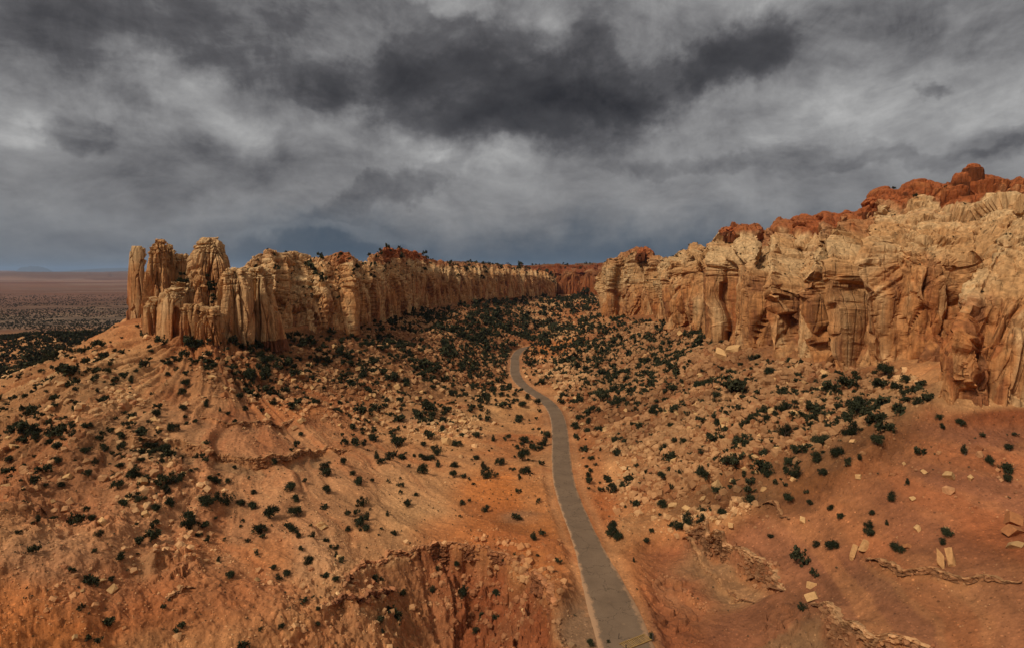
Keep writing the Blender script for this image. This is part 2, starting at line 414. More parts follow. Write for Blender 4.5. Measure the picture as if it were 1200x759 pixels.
ledge_mask = np.zeros_like(ZZ); below_mask = np.zeros_like(ZZ)
LEDGE_W = []
for L_, drop, reach in LEDGES:
    P = hit(*np.array(L_, float).T); P = catmull(P, 4); LEDGE_W.append((P, drop))
for P, drop in LEDGE_W:
    reach = dict((id(a), b) for a, b in [])
for (P, drop), (_, _, reach) in zip(LEDGE_W, LEDGES):
    sl, sd, fade, d, s = carve(P, drop, reach)
    # px polylines run left to right, so the downhill (camera) side has a negative sign
    br = .55 + .45 * noise(s / 4, d * 0, s=41)
    low = -drop * br * fade * sstep(0, .9, -sd) * (1 - sstep(2, reach, -sd))
    lip = .18 * drop * fade * np.exp(-((sd - .6) / .9) ** 2)
    ZZ[sl] += low + lip
    ledge_mask[sl] = np.maximum(ledge_mask[sl], fade * np.exp(-((sd + .35) / (.5 + .22 * drop)) ** 2))
    below_mask[sl] = np.maximum(below_mask[sl], fade * sstep(.5, 2, -sd) * (1 - sstep(reach * .4, reach * .9, -sd)) * min(drop / 3.2, 1))
# the ravine with its broken rim
RP_ = catmull(hit(*np.array(RIM, float).T), 4)
sl, sd, fade, d, s = carve(RP_, 5, 60)
sd2 = sd + 1.3 * fbm(XX[sl] / 6, YY[sl] / 6, s=33, o=3)
grow = .2 + .8 * sstep(40, 62, s) * (1 - .6 * sstep(98, 118, s))
ins = sstep(0, 1.1, -sd2) * fade * (d < 60)
lip = fade * np.exp(-((sd2 - 1.2) / 1.3) ** 2) * .7
rav_n = worley(XX[sl] / 3.2, YY[sl] / 3.2, 0 * XX[sl], s=51)
rav_n2 = worley(XX[sl] / 1.2, YY[sl] / 1.2, 0 * XX[sl], s=52)
reachm = 1 - sstep(10, 55, -sd2) * .85
ZZ[sl] += lip * grow + ins * grow * reachm * (-4.6 * sstep(0, 1.5, -sd2) - .8 * sstep(1, 6, -sd2) + 1.5 * rav_n[2] + 1.3 * rav_n[3] + .5 * rav_n2[2] + .5 * rav_n2[3])
rav_mask = np.zeros_like(ZZ); rav_mask[sl] = ins * reachm * np.clip(grow + .3, 0, 1)
ledge_mask[sl] = np.maximum(ledge_mask[sl], fade * grow * np.exp(-((sd2 + .3) / .8) ** 2))

crust = np.clip(blob(130, 690, 190, 90, .4) * .6 + blob(430, 720, 110, 60, .4) + blob(70, 600, 80, 40, .4) * .6 + blob(560, 720, 110, 80, .3), 0, 1) * near
cw = worley(XX / 1.5, YY / 1.5, 0 * XX, s=57); cw2 = worley(XX / .7 + fbm(XX, YY, s=58), YY / .7, 0 * XX, s=59)
ZZ = ZZ + crust * (.22 * cw[2] + .35 * cw[3] + .10 * cw2[2] + .12 * cw2[3]) + crust * ridged(XX / 5, YY / 5, s=60, o=3) * .35
# broken red rock patches: blocks
for (cx, cy, rx, ry, amp) in [(65,600,45,16,1.2),(205,665,35,24,1.8),(425,720,80,45,1.0),(780,700,35,35,1.1),(20,560,20,30,1.),(200,560,50,25,1.0),(120,620,30,20,1.),(925,715,30,28,1.2)]:
    mk = blob(cx, cy, rx, ry, .3) * near
    rows = np.where(mk.max(1) > .02)[0]
    if len(rows):
        q = slice(rows[0], rows[-1] + 1)
        w = worley(XX[q] / 1.7, YY[q] / 1.7, 0 * XX[q], s=53)
        ZZ[q] += mk[q] * amp * (.55 * w[2] + .5 * w[3] + .3)
talus = np.clip(blob(900, 500, 210, 90, .3) + blob(760, 440, 110, 70, .3) + blob(480, 420, 120, 55, .4) + blob(380, 430, 70, 50, .4) + blob(560, 390, 80, 40, .4) + blob(60, 500, 90, 80, .4) * .6 + blob(300,430,60,40,.4), 0, 1) * near
tr = worley(XX / 2.6, YY / 2.6, 0 * XX, s=54)
ZZ = ZZ + talus * (1 - smooth) * (.6 * tr[2] + .7 * tr[3])

# bed the road
rsel = (Yr > 60) & (Yr < 700)
q = slice(np.where(rsel)[0][0], np.where(rsel)[0][-1] + 1)
Rd = np.full(ZZ.shape, 1e3); Rz = np.zeros(ZZ.shape)
m = np.abs(XX[q] - np.interp(YY[q], Road[::-1, 1], Road[::-1, 0])) < 60
dR, zR, _, _ = polydist(XX[q][m], YY[q][m], Road[::2])
t1 = Rd[q]; t1[m] = dR; Rd[q] = t1; t1 = Rz[q]; t1[m] = zR; Rz[q] = t1
k = 1 - sstep(4.4, 8.5, Rd + .8 * wob)
shoulder = -.10 - .10 * sstep(3.3, 4.6, Rd)
ZZ = ZZ * (1 - k) + (Rz + shoulder) * k
berm = np.exp(-((Rd - 6.3) / .9) ** 2) * .35 * (Rd < 12)
# level pull-out beside the road near the bottom
pull = 1 - sstep(.55, 1.35, np.sqrt(((PX - 690) / 38) ** 2 + ((PY - 742) / 48) ** 2) + .1 * WN)
pull = np.clip(pull, 0, 1) * (YY > 60) * (YY < 140); ZZ = ZZ + berm * (1 - pull)
ZZ = ZZ * (1 - pull) + (-.13 + .03 * WN) * pull * 1

# ------------------------------------------------------------------ soil colours (each a patch of differently coloured ground)
PX, PY = project(np.stack([XX, np.maximum(YY, 30), ZZ], -1))
tan = np.array([.43, .22, .095]); pale = np.array([.56, .34, .16]); red = np.array([.33, .115, .038]); orange = np.array([.47, .17, .045]); deep = np.array([.20, .065, .025]); grey = np.array([.34, .20, .11])
C = np.empty(ZZ.shape + (3,), f4); C[:] = tan
def paint(mask, col, w=1.0):
    global C
    mk = (np.clip(mask, 0, 1) * w)[..., None].astype(f4)
    C = C * (1 - mk) + np.array(col, f4) * mk
n20 = fbm(XX / 30, YY / 30, s=71, o=4); n6 = fbm(XX / 7, YY / 7, s=72, o=4)
paint(sstep(.0, .6, n20), red, .65)
paint(sstep(.05, .7, -n20), pale, .6)
for cx, cy, rx, ry, c, w in [
 (110,460,75,40,pale,.7),(160,430,60,30,pale,.5),(60,560,90,60,red,.45),(80,700,140,60,red,.7),(40,740,80,60,orange,.6),(60,650,60,30,grey,.5),
 (250,465,45,30,tan,.8),(295,492,65,14,red,.8),(330,480,40,12,orange,.6),(170,590,60,25,tan,.5),(330,560,90,32,tan,.9),(240,640,28,16,orange,.9),(310,650,38,20,orange,.9),(300,690,50,25,red,.5),(370,650,25,28,grey,.6),
 (200,700,110,40,red,.5),(350,720,60,35,tan,.6),(90,600,40,16,red,.9),(440,630,90,60,pale,.4),(490,590,55,45,pale,.7),(540,560,60,30,tan,.6),
 (590,580,55,30,orange,.9),(580,600,40,16,red,.5),(560,635,70,24,red,.75),(540,620,60,16,orange,.5),(630,560,24,60,tan,.5),(612,605,24,8,grey,.6),(640,640,32,45,orange,.55),(650,700,40,60,red,.5),
 (470,500,60,40,tan,.5),(480,492,22,10,grey,.6),(425,465,25,12,red,.6),(405,400,22,12,deep,.55),
 (640,405,50,14,orange,.9),(620,395,40,8,red,.7),(655,392,20,7,pale,.7),
 (900,500,190,90,grey,.3),(690,575,20,90,red,.55),(705,610,20,30,red,.9),(770,630,60,35,tan,.4),(790,660,70,50,red,.6),(860,700,80,60,red,.75),(760,710,40,60,red,.6),(930,740,60,50,red,.5),
 (1060,560,75,60,red,.75),(1100,520,60,50,deep,.5),(1000,590,70,40,red,.4),(950,568,35,18,orange,.6),(1090,620,120,40,red,.35),(1050,720,140,40,tan,.55),(1180,600,30,90,tan,.7),(1130,560,50,60,red,.5),(1150,500,60,16,deep,.9),(1180,720,80,60,red,.35),
 (870,625,70,22,tan,.5),(840,560,60,60,tan,.4),(970,440,60,12,deep,.4),(1180,490,60,14,deep,1)]:
    paint(blob(cx, cy, rx, ry, .45), np.array(c), w)
paint(blob(230, 590, 240, 120, .5) * (1 - sstep(0, 30, XX)), (.46, .25, .135), .45)
paint(apron * near, (.31, .13, .062), .85)
paint(apron * near * sstep(.0, .6, n20), (.25, .085, .033), .7)
paint(apron * near * blob(1060, 715, 170, 60, .5), (.40, .19, .085), .75)
bd_ = noise(ZZ * .42 + fbm(XX / 30, YY / 30, s=77) * 1.1, XX * 0, s=78); paint(apron * near * sstep(.1, .5, bd_), (.235, .10, .055), .65); paint(apron * near * sstep(.2, .6, -bd_), (.36, .125, .05), .4)
paint(apron * near * blob(980, 610, 60, 40, .5), (.42, .19, .08), .5)
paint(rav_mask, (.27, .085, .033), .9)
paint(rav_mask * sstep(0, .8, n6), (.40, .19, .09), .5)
paint(below_mask, (.25, .165, .085), .7)
paint(ledge_mask * (.6 + .4 * n6), (.42, .22, .09), .55)
paint(talus * (1 - .6 * smooth), (.20, .09, .038), .8)
paint(np.exp(-((Rd - 4.6) / 1.3) ** 2), (.46, .24, .11), .6)
paint(pull * (1 - sstep(-.1, .5, n6 + .4 * n20)), (.245, .155, .09), .95)
paint(pull * sstep(.1, .6, n6), (.46, .27, .15), .8)
C *= (1 + .10 * n6 + .06 * fbm(XX / 1.5, YY / 1.5, s=74, o=3))[..., None]
s2_ = streakf(XX, YY, 7)
C *= (1 + (.22 * s2_ + .16 * str_) * near)[..., None]
paint(sstep(.15, .8, s2_) * near * (XX < 20), (.30, .10, .035), .5)
C *= np.where(near > 0, [.90, .75, .62], [1, 1, 1]) if False else 1
# strata stripes seen on bare slopes
st = noise(ZZ * .9 + fbm(XX / 25, YY / 25, s=75) * 1.5, XX * 0, s=76)
C *= (1 + .12 * st * near)[..., None]
# the plain: scrub flats, bare red and pink badlands
pf = sstep(.0, 1, far)
an = fbm(XX / 500, YY / 240, s=81, o=5); bn = fbm(XX / 60, YY / 40, s=82, o=4)
Cp = np.empty_like(C); Cp[:] = (.12, .055, .028)
def mixp(mk, c):
    global Cp
    mk = np.clip(mk, 0, 1)[..., None]; Cp = Cp * (1 - mk) + np.array(c) * mk
mixp(sstep(2300, 3000, DD) * .9, (.16, .065, .034)); mixp(sstep(0, .5, an) * sstep(2300, 4000, DD) * .7, (.20, .12, .08))
mixp(sstep(2100, 1600, DD) * 0 + (1 - sstep(1500, 2300, DD)) * .55 * sstep(-.5, .4, an), (.10, .075, .045))
mixp((1 - sstep(1900, 2400, DD)) * sstep(.05, .5, bn) * .5, (.26, .16, .09))
mixp(sstep(.35, .6, bn) * .5 * (1 - sstep(1000, 1500, DD)), (.24, .075, .03))
mixp(sstep(.1, .3, noise(DD / 420 + an * 2, XX / 3000, s=88)) * sstep(2200, 2600, DD) * .7, (.12, .055, .03))
mixp(sstep(7000, 12000, DD) * .8, (.15, .085, .055)); mixp(sstep(.1, .5, fbm(XX / 1500, YY / 900, s=83)) * sstep(4000, 7000, DD) * .6, (.30, .17, .11))
C = C * np.array([.90, .76, .63])
C = C * (1 - pf[..., None]) + Cp * pf[..., None]
C = np.clip(C, .01, .8)
C_ground = C
V = np.stack([XX, YY, ZZ], -1).reshape(-1, 3)
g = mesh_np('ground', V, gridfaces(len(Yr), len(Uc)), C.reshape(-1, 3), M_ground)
tag(link('ground', g), kind='structure')

# far blue mountains on the horizon
def ridge_mesh(name, px0, px1, D, top, seed):
    n = 160; t = np.linspace(0, 1, n); px = px0 + (px1 - px0) * t
    base = PD(px, np.full(n, 322.0), D); h = top * np.sin(np.pi * t) ** .45 * (1 + .18 * fbm(t * 6, t * 0, s=seed))
    rows = []
    for w, hh in ((-.06, -45), (-.03, .45), (0, 1), (.05, .8), (.12, -45)):
        R = base.copy(); R[:, 1] += w * D; R[:, 0] *= (1 + w); R[:, 2] = -60 + (hh if hh < 0 else hh * h); rows.append(R)
    V = np.concatenate(rows)
    return link(name, mesh_np(name, V, gridfaces(5, n), np.tile((.12, .11, .10), (len(V), 1)), M_cliff))
tag(ridge_mesh('distant_mountain', 18, 62, 38000., 420, 3), 'small pale blue peak far off on the horizon beyond the plain', kind='structure')
tag(ridge_mesh('distant_mountain', 66, 330, 36000., 330, 4), 'long blue tableland on the far horizon beyond the spires', kind='structure')

# road: a crowned strip of worn asphalt
half = 3.0 + 1.4 * sstep(135, 100, Road[:, 1])
tan_ = np.gradient(Road[:, :2], axis=0); tan_ /= np.linalg.norm(tan_, axis=1)[:, None]; nor = np.stack([tan_[:, 1], -tan_[:, 0]], 1)
offs = np.array([-1.06, -1, -.75, -.5, -.25, 0, .25, .5, .75, 1, 1.06])
rows = []
for i, o in enumerate(offs):
    ed = .12 * fbm(np.arange(len(Road)) * .9, np.full(len(Road), i * 9.), s=91) if abs(o) > .9 else 0
    P = Road.copy(); P[:, :2] += nor * (o * half + ed * np.sign(o))[:, None]
    P[:, 2] += .04 * (1 - o * o) - (.25 if abs(o) > 1 else 0)
    rows.append(P)
RV = np.stack(rows, 1)
M_road = bpy.data.materials.new('worn_asphalt')
nt, N, L = nodes_of(M_road)
out = N.new('ShaderNodeOutputMaterial'); bs = N.new('ShaderNodeBsdfPrincipled'); L.new(bs.outputs[0], out.inputs[0]); bs.inputs['Roughness'].default_value = .95; bs.inputs['Specular IOR Level'].default_value = .1
ge = N.new('ShaderNodeNewGeometry'); a1 = N.new('ShaderNodeTexNoise'); a1.inputs['Scale'].default_value = .12; a1.inputs['Detail'].default_value = 8; a1.inputs['Roughness'].default_value = .7; L.new(ge.outputs['Position'], a1.inputs['Vector'])
a2 = N.new('ShaderNodeTexNoise'); a2.inputs['Scale'].default_value = 6; a2.inputs['Detail'].default_value = 4; L.new(ge.outputs['Position'], a2.inputs['Vector'])
cr = N.new('ShaderNodeValToRGB'); cr.color_ramp.elements[0].position = .33; cr.color_ramp.elements[0].color = (.135, .085, .050, 1); cr.color_ramp.elements[1].position = .7; cr.color_ramp.elements[1].color = (.205, .130, .076, 1)
L.new(a1.outputs[0], cr.inputs[0])
mr = N.new('ShaderNodeMapRange'); mr.inputs[3].default_value = .8; mr.inputs[4].default_value = 1.2; L.new(a2.outputs[0], mr.inputs[0])
mu = N.new('ShaderNodeVectorMath'); mu.operation = 'SCALE'; L.new(cr.outputs[0], mu.inputs[0]); L.new(mr.outputs[0], mu.inputs['Scale'])
vo = N.new('ShaderNodeTexVoronoi'); vo.feature = 'DISTANCE_TO_EDGE'; vo.inputs['Scale'].default_value = .16
wn = N.new('ShaderNodeTexNoise'); wn.inputs['Scale'].default_value = .5; wn.inputs['Detail'].default_value = 5; L.new(ge.outputs['Position'], wn.inputs['Vector'])
wa = N.new('ShaderNodeVectorMath'); wa.operation = 'MULTIPLY_ADD'; wa.inputs[1].default_value = (5, 5, 5); L.new(wn.outputs['Color'], wa.inputs[0]); L.new(ge.outputs['Position'], wa.inputs[2]); L.new(wa.outputs[0], vo.inputs['Vector'])
mk = N.new('ShaderNodeMapRange'); mk.inputs[1].default_value = .006; mk.inputs[2].default_value = .016; mk.inputs[3].default_value = .62; mk.inputs[4].default_value = 1; L.new(vo.outputs['Distance'], mk.inputs[0])
mu3 = N.new('ShaderNodeVectorMath'); mu3.operation = 'SCALE'; L.new(mu.outputs[0], mu3.inputs[0]); L.new(mk.outputs[0], mu3.inputs['Scale']); sn = N.new('ShaderNodeTexNoise'); sn.inputs['Scale'].default_value = .33; sn.inputs['Detail'].default_value = 9; sn.inputs['Roughness'].default_value = .75; L.new(ge.outputs['Position'], sn.inputs['Vector'])
ea = N.new('ShaderNodeAttribute'); ea.attribute_name = 'Col'; es = N.new('ShaderNodeSeparateColor'); L.new(ea.outputs['Color'], es.inputs[0])
sa = N.new('ShaderNodeMath'); sa.operation = 'ADD'; L.new(sn.outputs[0], sa.inputs[0]); L.new(es.outputs[0], sa.inputs[1])
sm_ = N.new('ShaderNodeMapRange'); sm_.inputs[1].default_value = .66; sm_.inputs[2].default_value = .80; sm_.inputs[4].default_value = .85; L.new(sa.outputs[0], sm_.inputs[0])
smx = N.new('ShaderNodeMix'); smx.data_type = 'RGBA'; smx.inputs[7].default_value = (.40, .22, .11, 1); L.new(sm_.outputs[0], smx.inputs[0]); L.new(mu3.outputs[0], smx.inputs[6]); L.new(smx.outputs[2], bs.inputs['Base Color'])
edge_ = np.repeat((np.abs(offs) ** 6 * .30)[None], len(Road), 0) + (sstep(125, 98, Road[:, 1]) * .07)[:, None] - np.repeat((np.exp(-((np.abs(offs) - .45) / .18) ** 2) * .04)[None], len(Road), 0)      # sand drifts in from the edges
tag(link('road', mesh_np('road', RV.reshape(-1, 3), gridfaces(len(Road), len(offs)), np.repeat(edge_.reshape(-1, 1), 3, 1), mat=M_road)), kind='structure')

# ------------------------------------------------------------------ cliffs
def resample(A, n):
    """A (rows, k): smooth along axis 0"""
    return A
def dense(net, ns, nt):
    """net (c, r, 3) world control points -> (ns, nt, 3), spline both ways; also the column/row coordinate"""
    net = np.asarray(net, float); c, r, _ = net.shape
    P = catmull(net.reshape(c, -1), 16).reshape(-1, r, 3)
    L = np.concatenate([[0], np.cumsum(np.linalg.norm(np.diff(P.mean(1), axis=0), axis=1))])
    cc = np.linspace(0, c - 1, len(P)); q = np.linspace(0, L[-1], ns)
    P = np.stack([np.interp(q, L, P.reshape(len(P), -1)[:, k]) for k in range(r * 3)], 1).reshape(ns, r, 3)
    cc = np.interp(q, L, cc)
    Q = np.transpose(P, (1, 0, 2)).reshape(r, -1)
    # piecewise linear with a little rounding keeps the break between wall and slope
    Qs = catmull(Q, 24); Ql = np.stack([np.interp(np.linspace(0, r - 1, len(Qs)), np.arange(r), Q[:, k]) for k in range(Q.shape[1])], 1)
    Q = (.45 * Qs + .55 * Ql).reshape(-1, ns, 3)
    L = np.concatenate([[0], np.cumsum(np.linalg.norm(np.diff(Q.mean(1), axis=0), axis=1))]); rr = np.linspace(0, r - 1, len(Q)); q = np.linspace(0, L[-1], nt)
    i = np.interp(q, L, np.arange(len(Q))); i0 = np.clip(i.astype(int), 0, len(Q) - 2); f = (i - i0)[:, None, None]
    G = Q[i0] * (1 - f) + Q[i0 + 1] * f
    return np.transpose(G, (1, 0, 2)), cc, np.interp(q, L, rr)

def normals(G):
    a = np.gradient(G, axis=0); b = np.gradient(G, axis=1); n = np.cross(a, b)
    return n / (np.linalg.norm(n, axis=-1, keepdims=True) + 1e-9)

def relief(P, wall, amp=1.0, scale=1.0, pillow=0.0, rid=.55):
    """outward displacement of rock: tall fractured columns on walls, blocky beds on slopes"""
    x, y, z = (P[..., k] / scale for k in range(3))
    wx = fbm(x / 14, y / 14, z / 40, s=101, o=3) * 1.3; x = x + wx; y = y - wx * .7
    d = (ridged(x / 20, y / 20, z / 120, s=103, o=3) * 4.4 - 1.2) * wall * rid
    brok = sstep(-.35, .35, fbm(x / 26, y / 26, z / 20, s=104, o=3))
    F1, F2, R, T = worley(x / 8, y / 8, z / 150, s=110)
    cr = 1 - sstep(0, .10, F2 - F1)
    d = d + wall * (2.6 * R + 3.4 * T - 2.6 * cr)
    F1, F2, R, T = worley(x / 3.4, y / 3.4, z / 40, s=120)
    Fb = worley(x / 5, y / 5, z / 4.5, s=122); wsel = wall > .45; F1 = np.where(wsel, F1, Fb[0]); F2 = np.where(wsel, F2, Fb[1]); R = np.where(wsel, R, .7 * Fb[2]); T = np.where(wsel, T, Fb[3])
    cr = 1 - sstep(0, .09, F2 - F1)
    d = d + (.3 + .5 * wall) * (.5 + .7 * brok) * (1.0 * R + 1.9 * T - 1.3 * cr)
    d = d + pillow * (1.5 * np.sqrt(np.clip(F2 - F1, 0, 1)) - 1.9 * cr)
    F1, F2, R, T = worley(x / 15, y / 15, z / 11, s=125); q_ = 1 - wall
    d = d + q_ * (.6 * R + 2.2 * T - 1.5 * (1 - sstep(0, .07, F2 - F1)))
    F1, F2, R, T = worley(x / 1.7, y / 1.7, z / (2.0 + 4.5 * (wall > .45)), s=130)
    cr = 1 - sstep(0, .1, F2 - F1)
    d = d + (.25 + .9 * brok) * (.38 * R + .6 * T - .3 * cr) + pillow * (.5 * np.sqrt(np.clip(F2 - F1, 0, 1)))
    # bedding
    zb = z + fbm(x / 25, y / 25, s=140, o=3) * 2.5
    bed = noise(zb * .75, 0 * z, s=141) + .6 * noise(zb * 2.1, 0 * z, s=142)
    tr_ = (zb / 2.4 + .4 * noise(x / 6, y / 6, s=144)) % 1; tr2 = (zb / .9) % 1
    d = d + (1 - wall) * (.75 * (tr_ - .5) + .3 * (tr2 - .5))
    d = d + (1 - .95 * wall) * .22 * bed * (.5 + brok) - wall * .09 * bed
    d = d + fbm(x / 1.6, y / 1.6, z / 1.6, s=143, o=3) * .12
    return d * amp * scale, zb

def slabtone(P, scale=1.0):
    x, y, z = (P[..., k] / scale for k in range(3))
    wx = fbm(x / 14, y / 14, z / 40, s=101, o=3) * 1.3; x = x + wx; y = y - wx * .7
    R1 = worley(x / 8, y / 8, z / 150, s=110)[2]; R2 = worley(x / 3.4, y / 3.4, z / 40, s=120)[2]
    return .6 * R1 + .5 * R2

def rockcolor(P, wall, cap, varn=1.0, warm=0.0, scale=1.0):
    x, y, z = P[..., 0], P[..., 1], P[..., 2]
    C = np.empty(P.shape, f4)
    cream = np.array([.60, .365, .165]); buff = np.array([.52, .27, .105]); oran = np.array([.46, .18, .055]); redc = np.array([.33, .09, .026]); dark = np.array([.15, .065, .03])
    tone = slabtone(P, scale)[..., None]; n1 = fbm(x / 16, y / 16, z / 14, s=150, o=4)[..., None] + .3 * tone; n2 = fbm(x / 3.5, y / 3.5, z / 18, s=151, o=4)[..., None]; n3 = fbm(x / 5, y / 5, z / 2.2, s=152, o=4)[..., None]
    w = wall[..., None]; cp_ = cap[..., None]
    C[:] = cream
    C += (buff - cream) * sstep(-.3, .5, n1)
    C += (oran - C) * w * np.clip(.6 + .45 * n1 + .35 * n2 - .35 * tone + warm, 0, 1)
    C += (np.array([.30, .085, .028]) - C) * w * sstep(.15, .7, n2 - .6 * tone) * .6
    C += (dark - C) * w * sstep(.25, .75, n2 + .4 * n1) * .55 * varn
    C += (cream * 1.02 - C) * w * sstep(.3, .8, -n2) * .55
    C += (redc - C) * np.clip(cp_ * 1.0, 0, 1)
    C += (np.array([.38, .13, .038]) - C) * np.clip(cp_ * sstep(0, .6, n3), 0, 1) * .6
    zb = z + fbm(x / 25, y / 25, s=140, o=3) * 2.5
    C *= (1 + .09 * noise(zb * 1.1, 0 * z, s=145) * (1 - .6 * wall) + .06 * (1 - .6 * wall) * noise(zb * 4, 0 * z, s=146))[..., None]
    return np.clip(C, .02, .8)

CLIFF_SPOTS = []          # places on ledges of the cliffs where shrubs root
def sheet(name, cols, ns, nt, label, wallrow, cap_amt, scale=1.0, amp=1.0, pillow=0.0, back=70, warm=0.0, flip=1, spur=0, lam=38., tint=(1, 1, 1)):
    """cols: list of (list of (px,py,D)); first row is the foot"""
    net = []
    for c in cols:
        W = [PD(*q) for q in c]
        foot = W[0].copy(); foot[2] -= 9
        t = W[-1]; outd = np.array([t[0], t[1]]) / np.hypot(t[0], t[1])
        B = [np.array([t[0] + outd[0] * e, t[1] + outd[1] * e, t[2] - h]) for e, h in ((7, .6), (back * .5, 8), (back, 40))]
        net.append([foot] + W + B)
    G, cc, rr = dense(net, ns, nt)
    n = normals(G) * flip
    wall = np.repeat((1 - sstep(wallrow + .55, wallrow + 1.25, rr))[None], ns, 0)
    wn_ = fbm(G[..., 0] / 15, G[..., 1] / 15, G[..., 2] / 15, s=160, o=3)
    wall = np.clip(wall + .25 * wn_ * (wall > .02) * (wall < .98), 0, 1)
    vis = np.repeat((1 - sstep(len(cols[0]) + .3, len(cols[0]) + 1.2, rr))[None], ns, 0)
    d, zb = relief(G, wall, amp, scale, pillow)
    if spur:      # spurs and bays square to the line of the cliff
        L_ = np.concatenate([[0], np.cumsum(np.linalg.norm(np.diff(G[:, nt // 3], axis=0), axis=1))])[:, None] + 0 * d
        hh = fbm(L_ / 60, L_ * 0, s=170) * 1.2 + .10 * fbm(G[..., 0] / 18, G[..., 1] / 18, G[..., 2] / 18, s=171, o=3)
        r1 = 1 - 2 * np.abs(((L_ / lam + hh) % 1) - .5) * 2; r2 = 1 - 2 * np.abs(((L_ / lam * 2.63 + 1.7 * hh) % 1) - .5) * 2
        win = np.interp(rr, [0, 1, 2, 3, len(cols[0]) - .2, len(cols[0]) + 1], [.3, .45, 1.15, 1.25, .45, 0])[None]
        nh = n * [1, 1, .3]
        r1 = 1 - 2.2 * np.sqrt((np.abs(((L_ / lam + hh) % 1) - .5) * 2) ** 2 + .01); G = G + nh * (spur * win * (.75 * r1 + .4 * r2 - .1))[..., None]
        n = normals(G) * flip
    P = G + n * (d * (.25 + .75 * vis))[..., None]
    # dark undercut along the foot
    k = np.array(cap_amt, float); caps = np.interp(cc, np.arange(len(k)), k)[:, None]
    thick = np.clip(caps - 1, 0, 1) * 1.1; sc_c = fbm(G[..., 0] / 9, G[..., 1] / 9, G[..., 2] / 20, s=165, o=3)
    capm = sstep(len(cols[0]) - .92, len(cols[0]) - .70, rr[None] + .3 * wn_ + .35 * sc_c + thick) * np.clip(caps, 0, 1)
    capm = np.clip(capm, 0, 1)
    # caprock stands proud with thin ledges
    P += n * (capm * .7 * (.9 * np.sign(noise(zb * .9, 0 * zb, s=161)) * .5 + .5))[..., None] * scale
    C = rockcolor(P, wall, capm, warm=warm, scale=scale)
    bleed = sstep(len(cols[0]) - 2.2, len(cols[0]) - .9, rr)[None] * np.clip(caps, 0, 1) * sstep(-.1, .6, fbm(G[..., 1] / 4 + G[..., 0] / 9, G[..., 2] / 40, s=190, o=4)) * (1 - capm)
    C += (np.array([.36, .13, .045]) - C) * (bleed * .7)[..., None]
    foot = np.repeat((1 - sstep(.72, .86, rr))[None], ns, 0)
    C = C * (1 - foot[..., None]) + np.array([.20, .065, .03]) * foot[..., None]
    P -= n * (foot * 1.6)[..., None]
    C = C * np.array(tint)
    Fq = gridfaces(ns, nt)
    if flip > 0: Fq = Fq[:, ::1]
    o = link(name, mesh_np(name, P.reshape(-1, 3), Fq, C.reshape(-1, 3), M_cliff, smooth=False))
    tag(o, label, kind='structure')
    m = normals(P) * flip
    ok = (m[..., 2] > .55) & (wall < .9) & (vis > .9) & (rr[None] > 1.4)
    CLIFF_SPOTS.append((name, P[ok], capm[ok]))
    return P

def colA(px, b, D, y1, y2, y3, y4, off, sh=(0, 0, 0, 0)):
    return [(px, b, D), (px + sh[0], y1, D + off[0]), (px + sh[1], y2, D + off[1]), (px + sh[2], y3, D + off[2]), (px + sh[3], y4, D + off[3])]
s1 = (5, 12, 20, 28); s2 = (6, 20, 34, 46); s3 = (8, 28, 48, 62)
A = [
 (722,371,700,345,330,322,316,s1),(712,371,506,340,325,315,309,s1),(728,372,478,336,318,305,299,s1),(745,373,462,335,315,301,292,s1),(757,374,440,335,315,300,291,s1),(768,376,425,338,322,308,301,s1),
 (780,379,390,338,322,310,304,s1),(795,382,352,322,312,305,301,s2),(812,389,320,318,305,294,286,s2),(828,394,292,312,305,298,292,s2),(850,400,264,311,295,279,268,s2),(868,405,244,306,292,276,266,s2),
 (890,411,227,318,300,281,268,s3),(900,414,221,325,305,285,272,s3),(915,418,213,335,305,276,260,s3),(945,423,199,330,300,270,253,s3),(975,429,189,325,300,269,252,s3),(1005,434,179,318,287,260,247,s3),
 (1022,433,175,310,277,249,231,s3),(1050,431,168,305,270,243,230,s3),(1075,431,165,300,262,236,216,s3),(1105,438,161,304,258,238,221,s3),(1128,442,159,305,255,234,211,s3),(1145,444,157,300,254,232,208,s3),
 (1175,446,155,302,250,236,217,s3),(1200,448,153,300,250,234,215,s3),(1270,448,148,290,240,214,200,s3)]
capA = [.3,.2,.3,.7,1,.4,.1,0,.1,.1,.9,1,.9,.5,.9,1,1.,1.,1.,1.,1.,1.05,1.1,1.15,1.1,1.1,1.1]
sheet('cliff', [colA(*a) for a in A], 1250, 470, 'long buff sandstone cliff with red caprock above the boulder slope', 1, capA, scale=1.6, amp=.70, warm=.15, spur=10.5, lam=34.)
Bc = [
 [(1106,470,152),(1122,400,154),(1146,340,157),(1180,280,162),(1215,238,170)],
 [(1097,471,121),(1108,410,124),(1134,355,130),(1166,300,138),(1205,243,148)],
 [(1112,477,119),(1120,405,121),(1146,350,127),(1178,295,135),(1213,238,146)],
 [(1135,481,117.5),(1141,400,120),(1162,342,126),(1192,287,134),(1226,232,145)],
 [(1168,484,116.5),(1174,400,118),(1190,345,123),(1215,282,132),(1250,217,145)],
 [(1197,485,115),(1200,400,117),(1215,340,122),(1240,270,130),(1280,202,143)],
 [(1260,490,112),(1262,400,114),(1275,330,119),(1300,260,127),(1330,190,140)],
 [(1400,500,104),(1400,400,107),(1410,320,112),(1430,240,120),(1460,160,132)]]
sheet('cliff_buttress', Bc, 560, 420, 'great smooth orange buttress standing forward of the long cliff', 2, [0]*8, scale=1.5, amp=.5, warm=.3, spur=2.5, lam=30.)

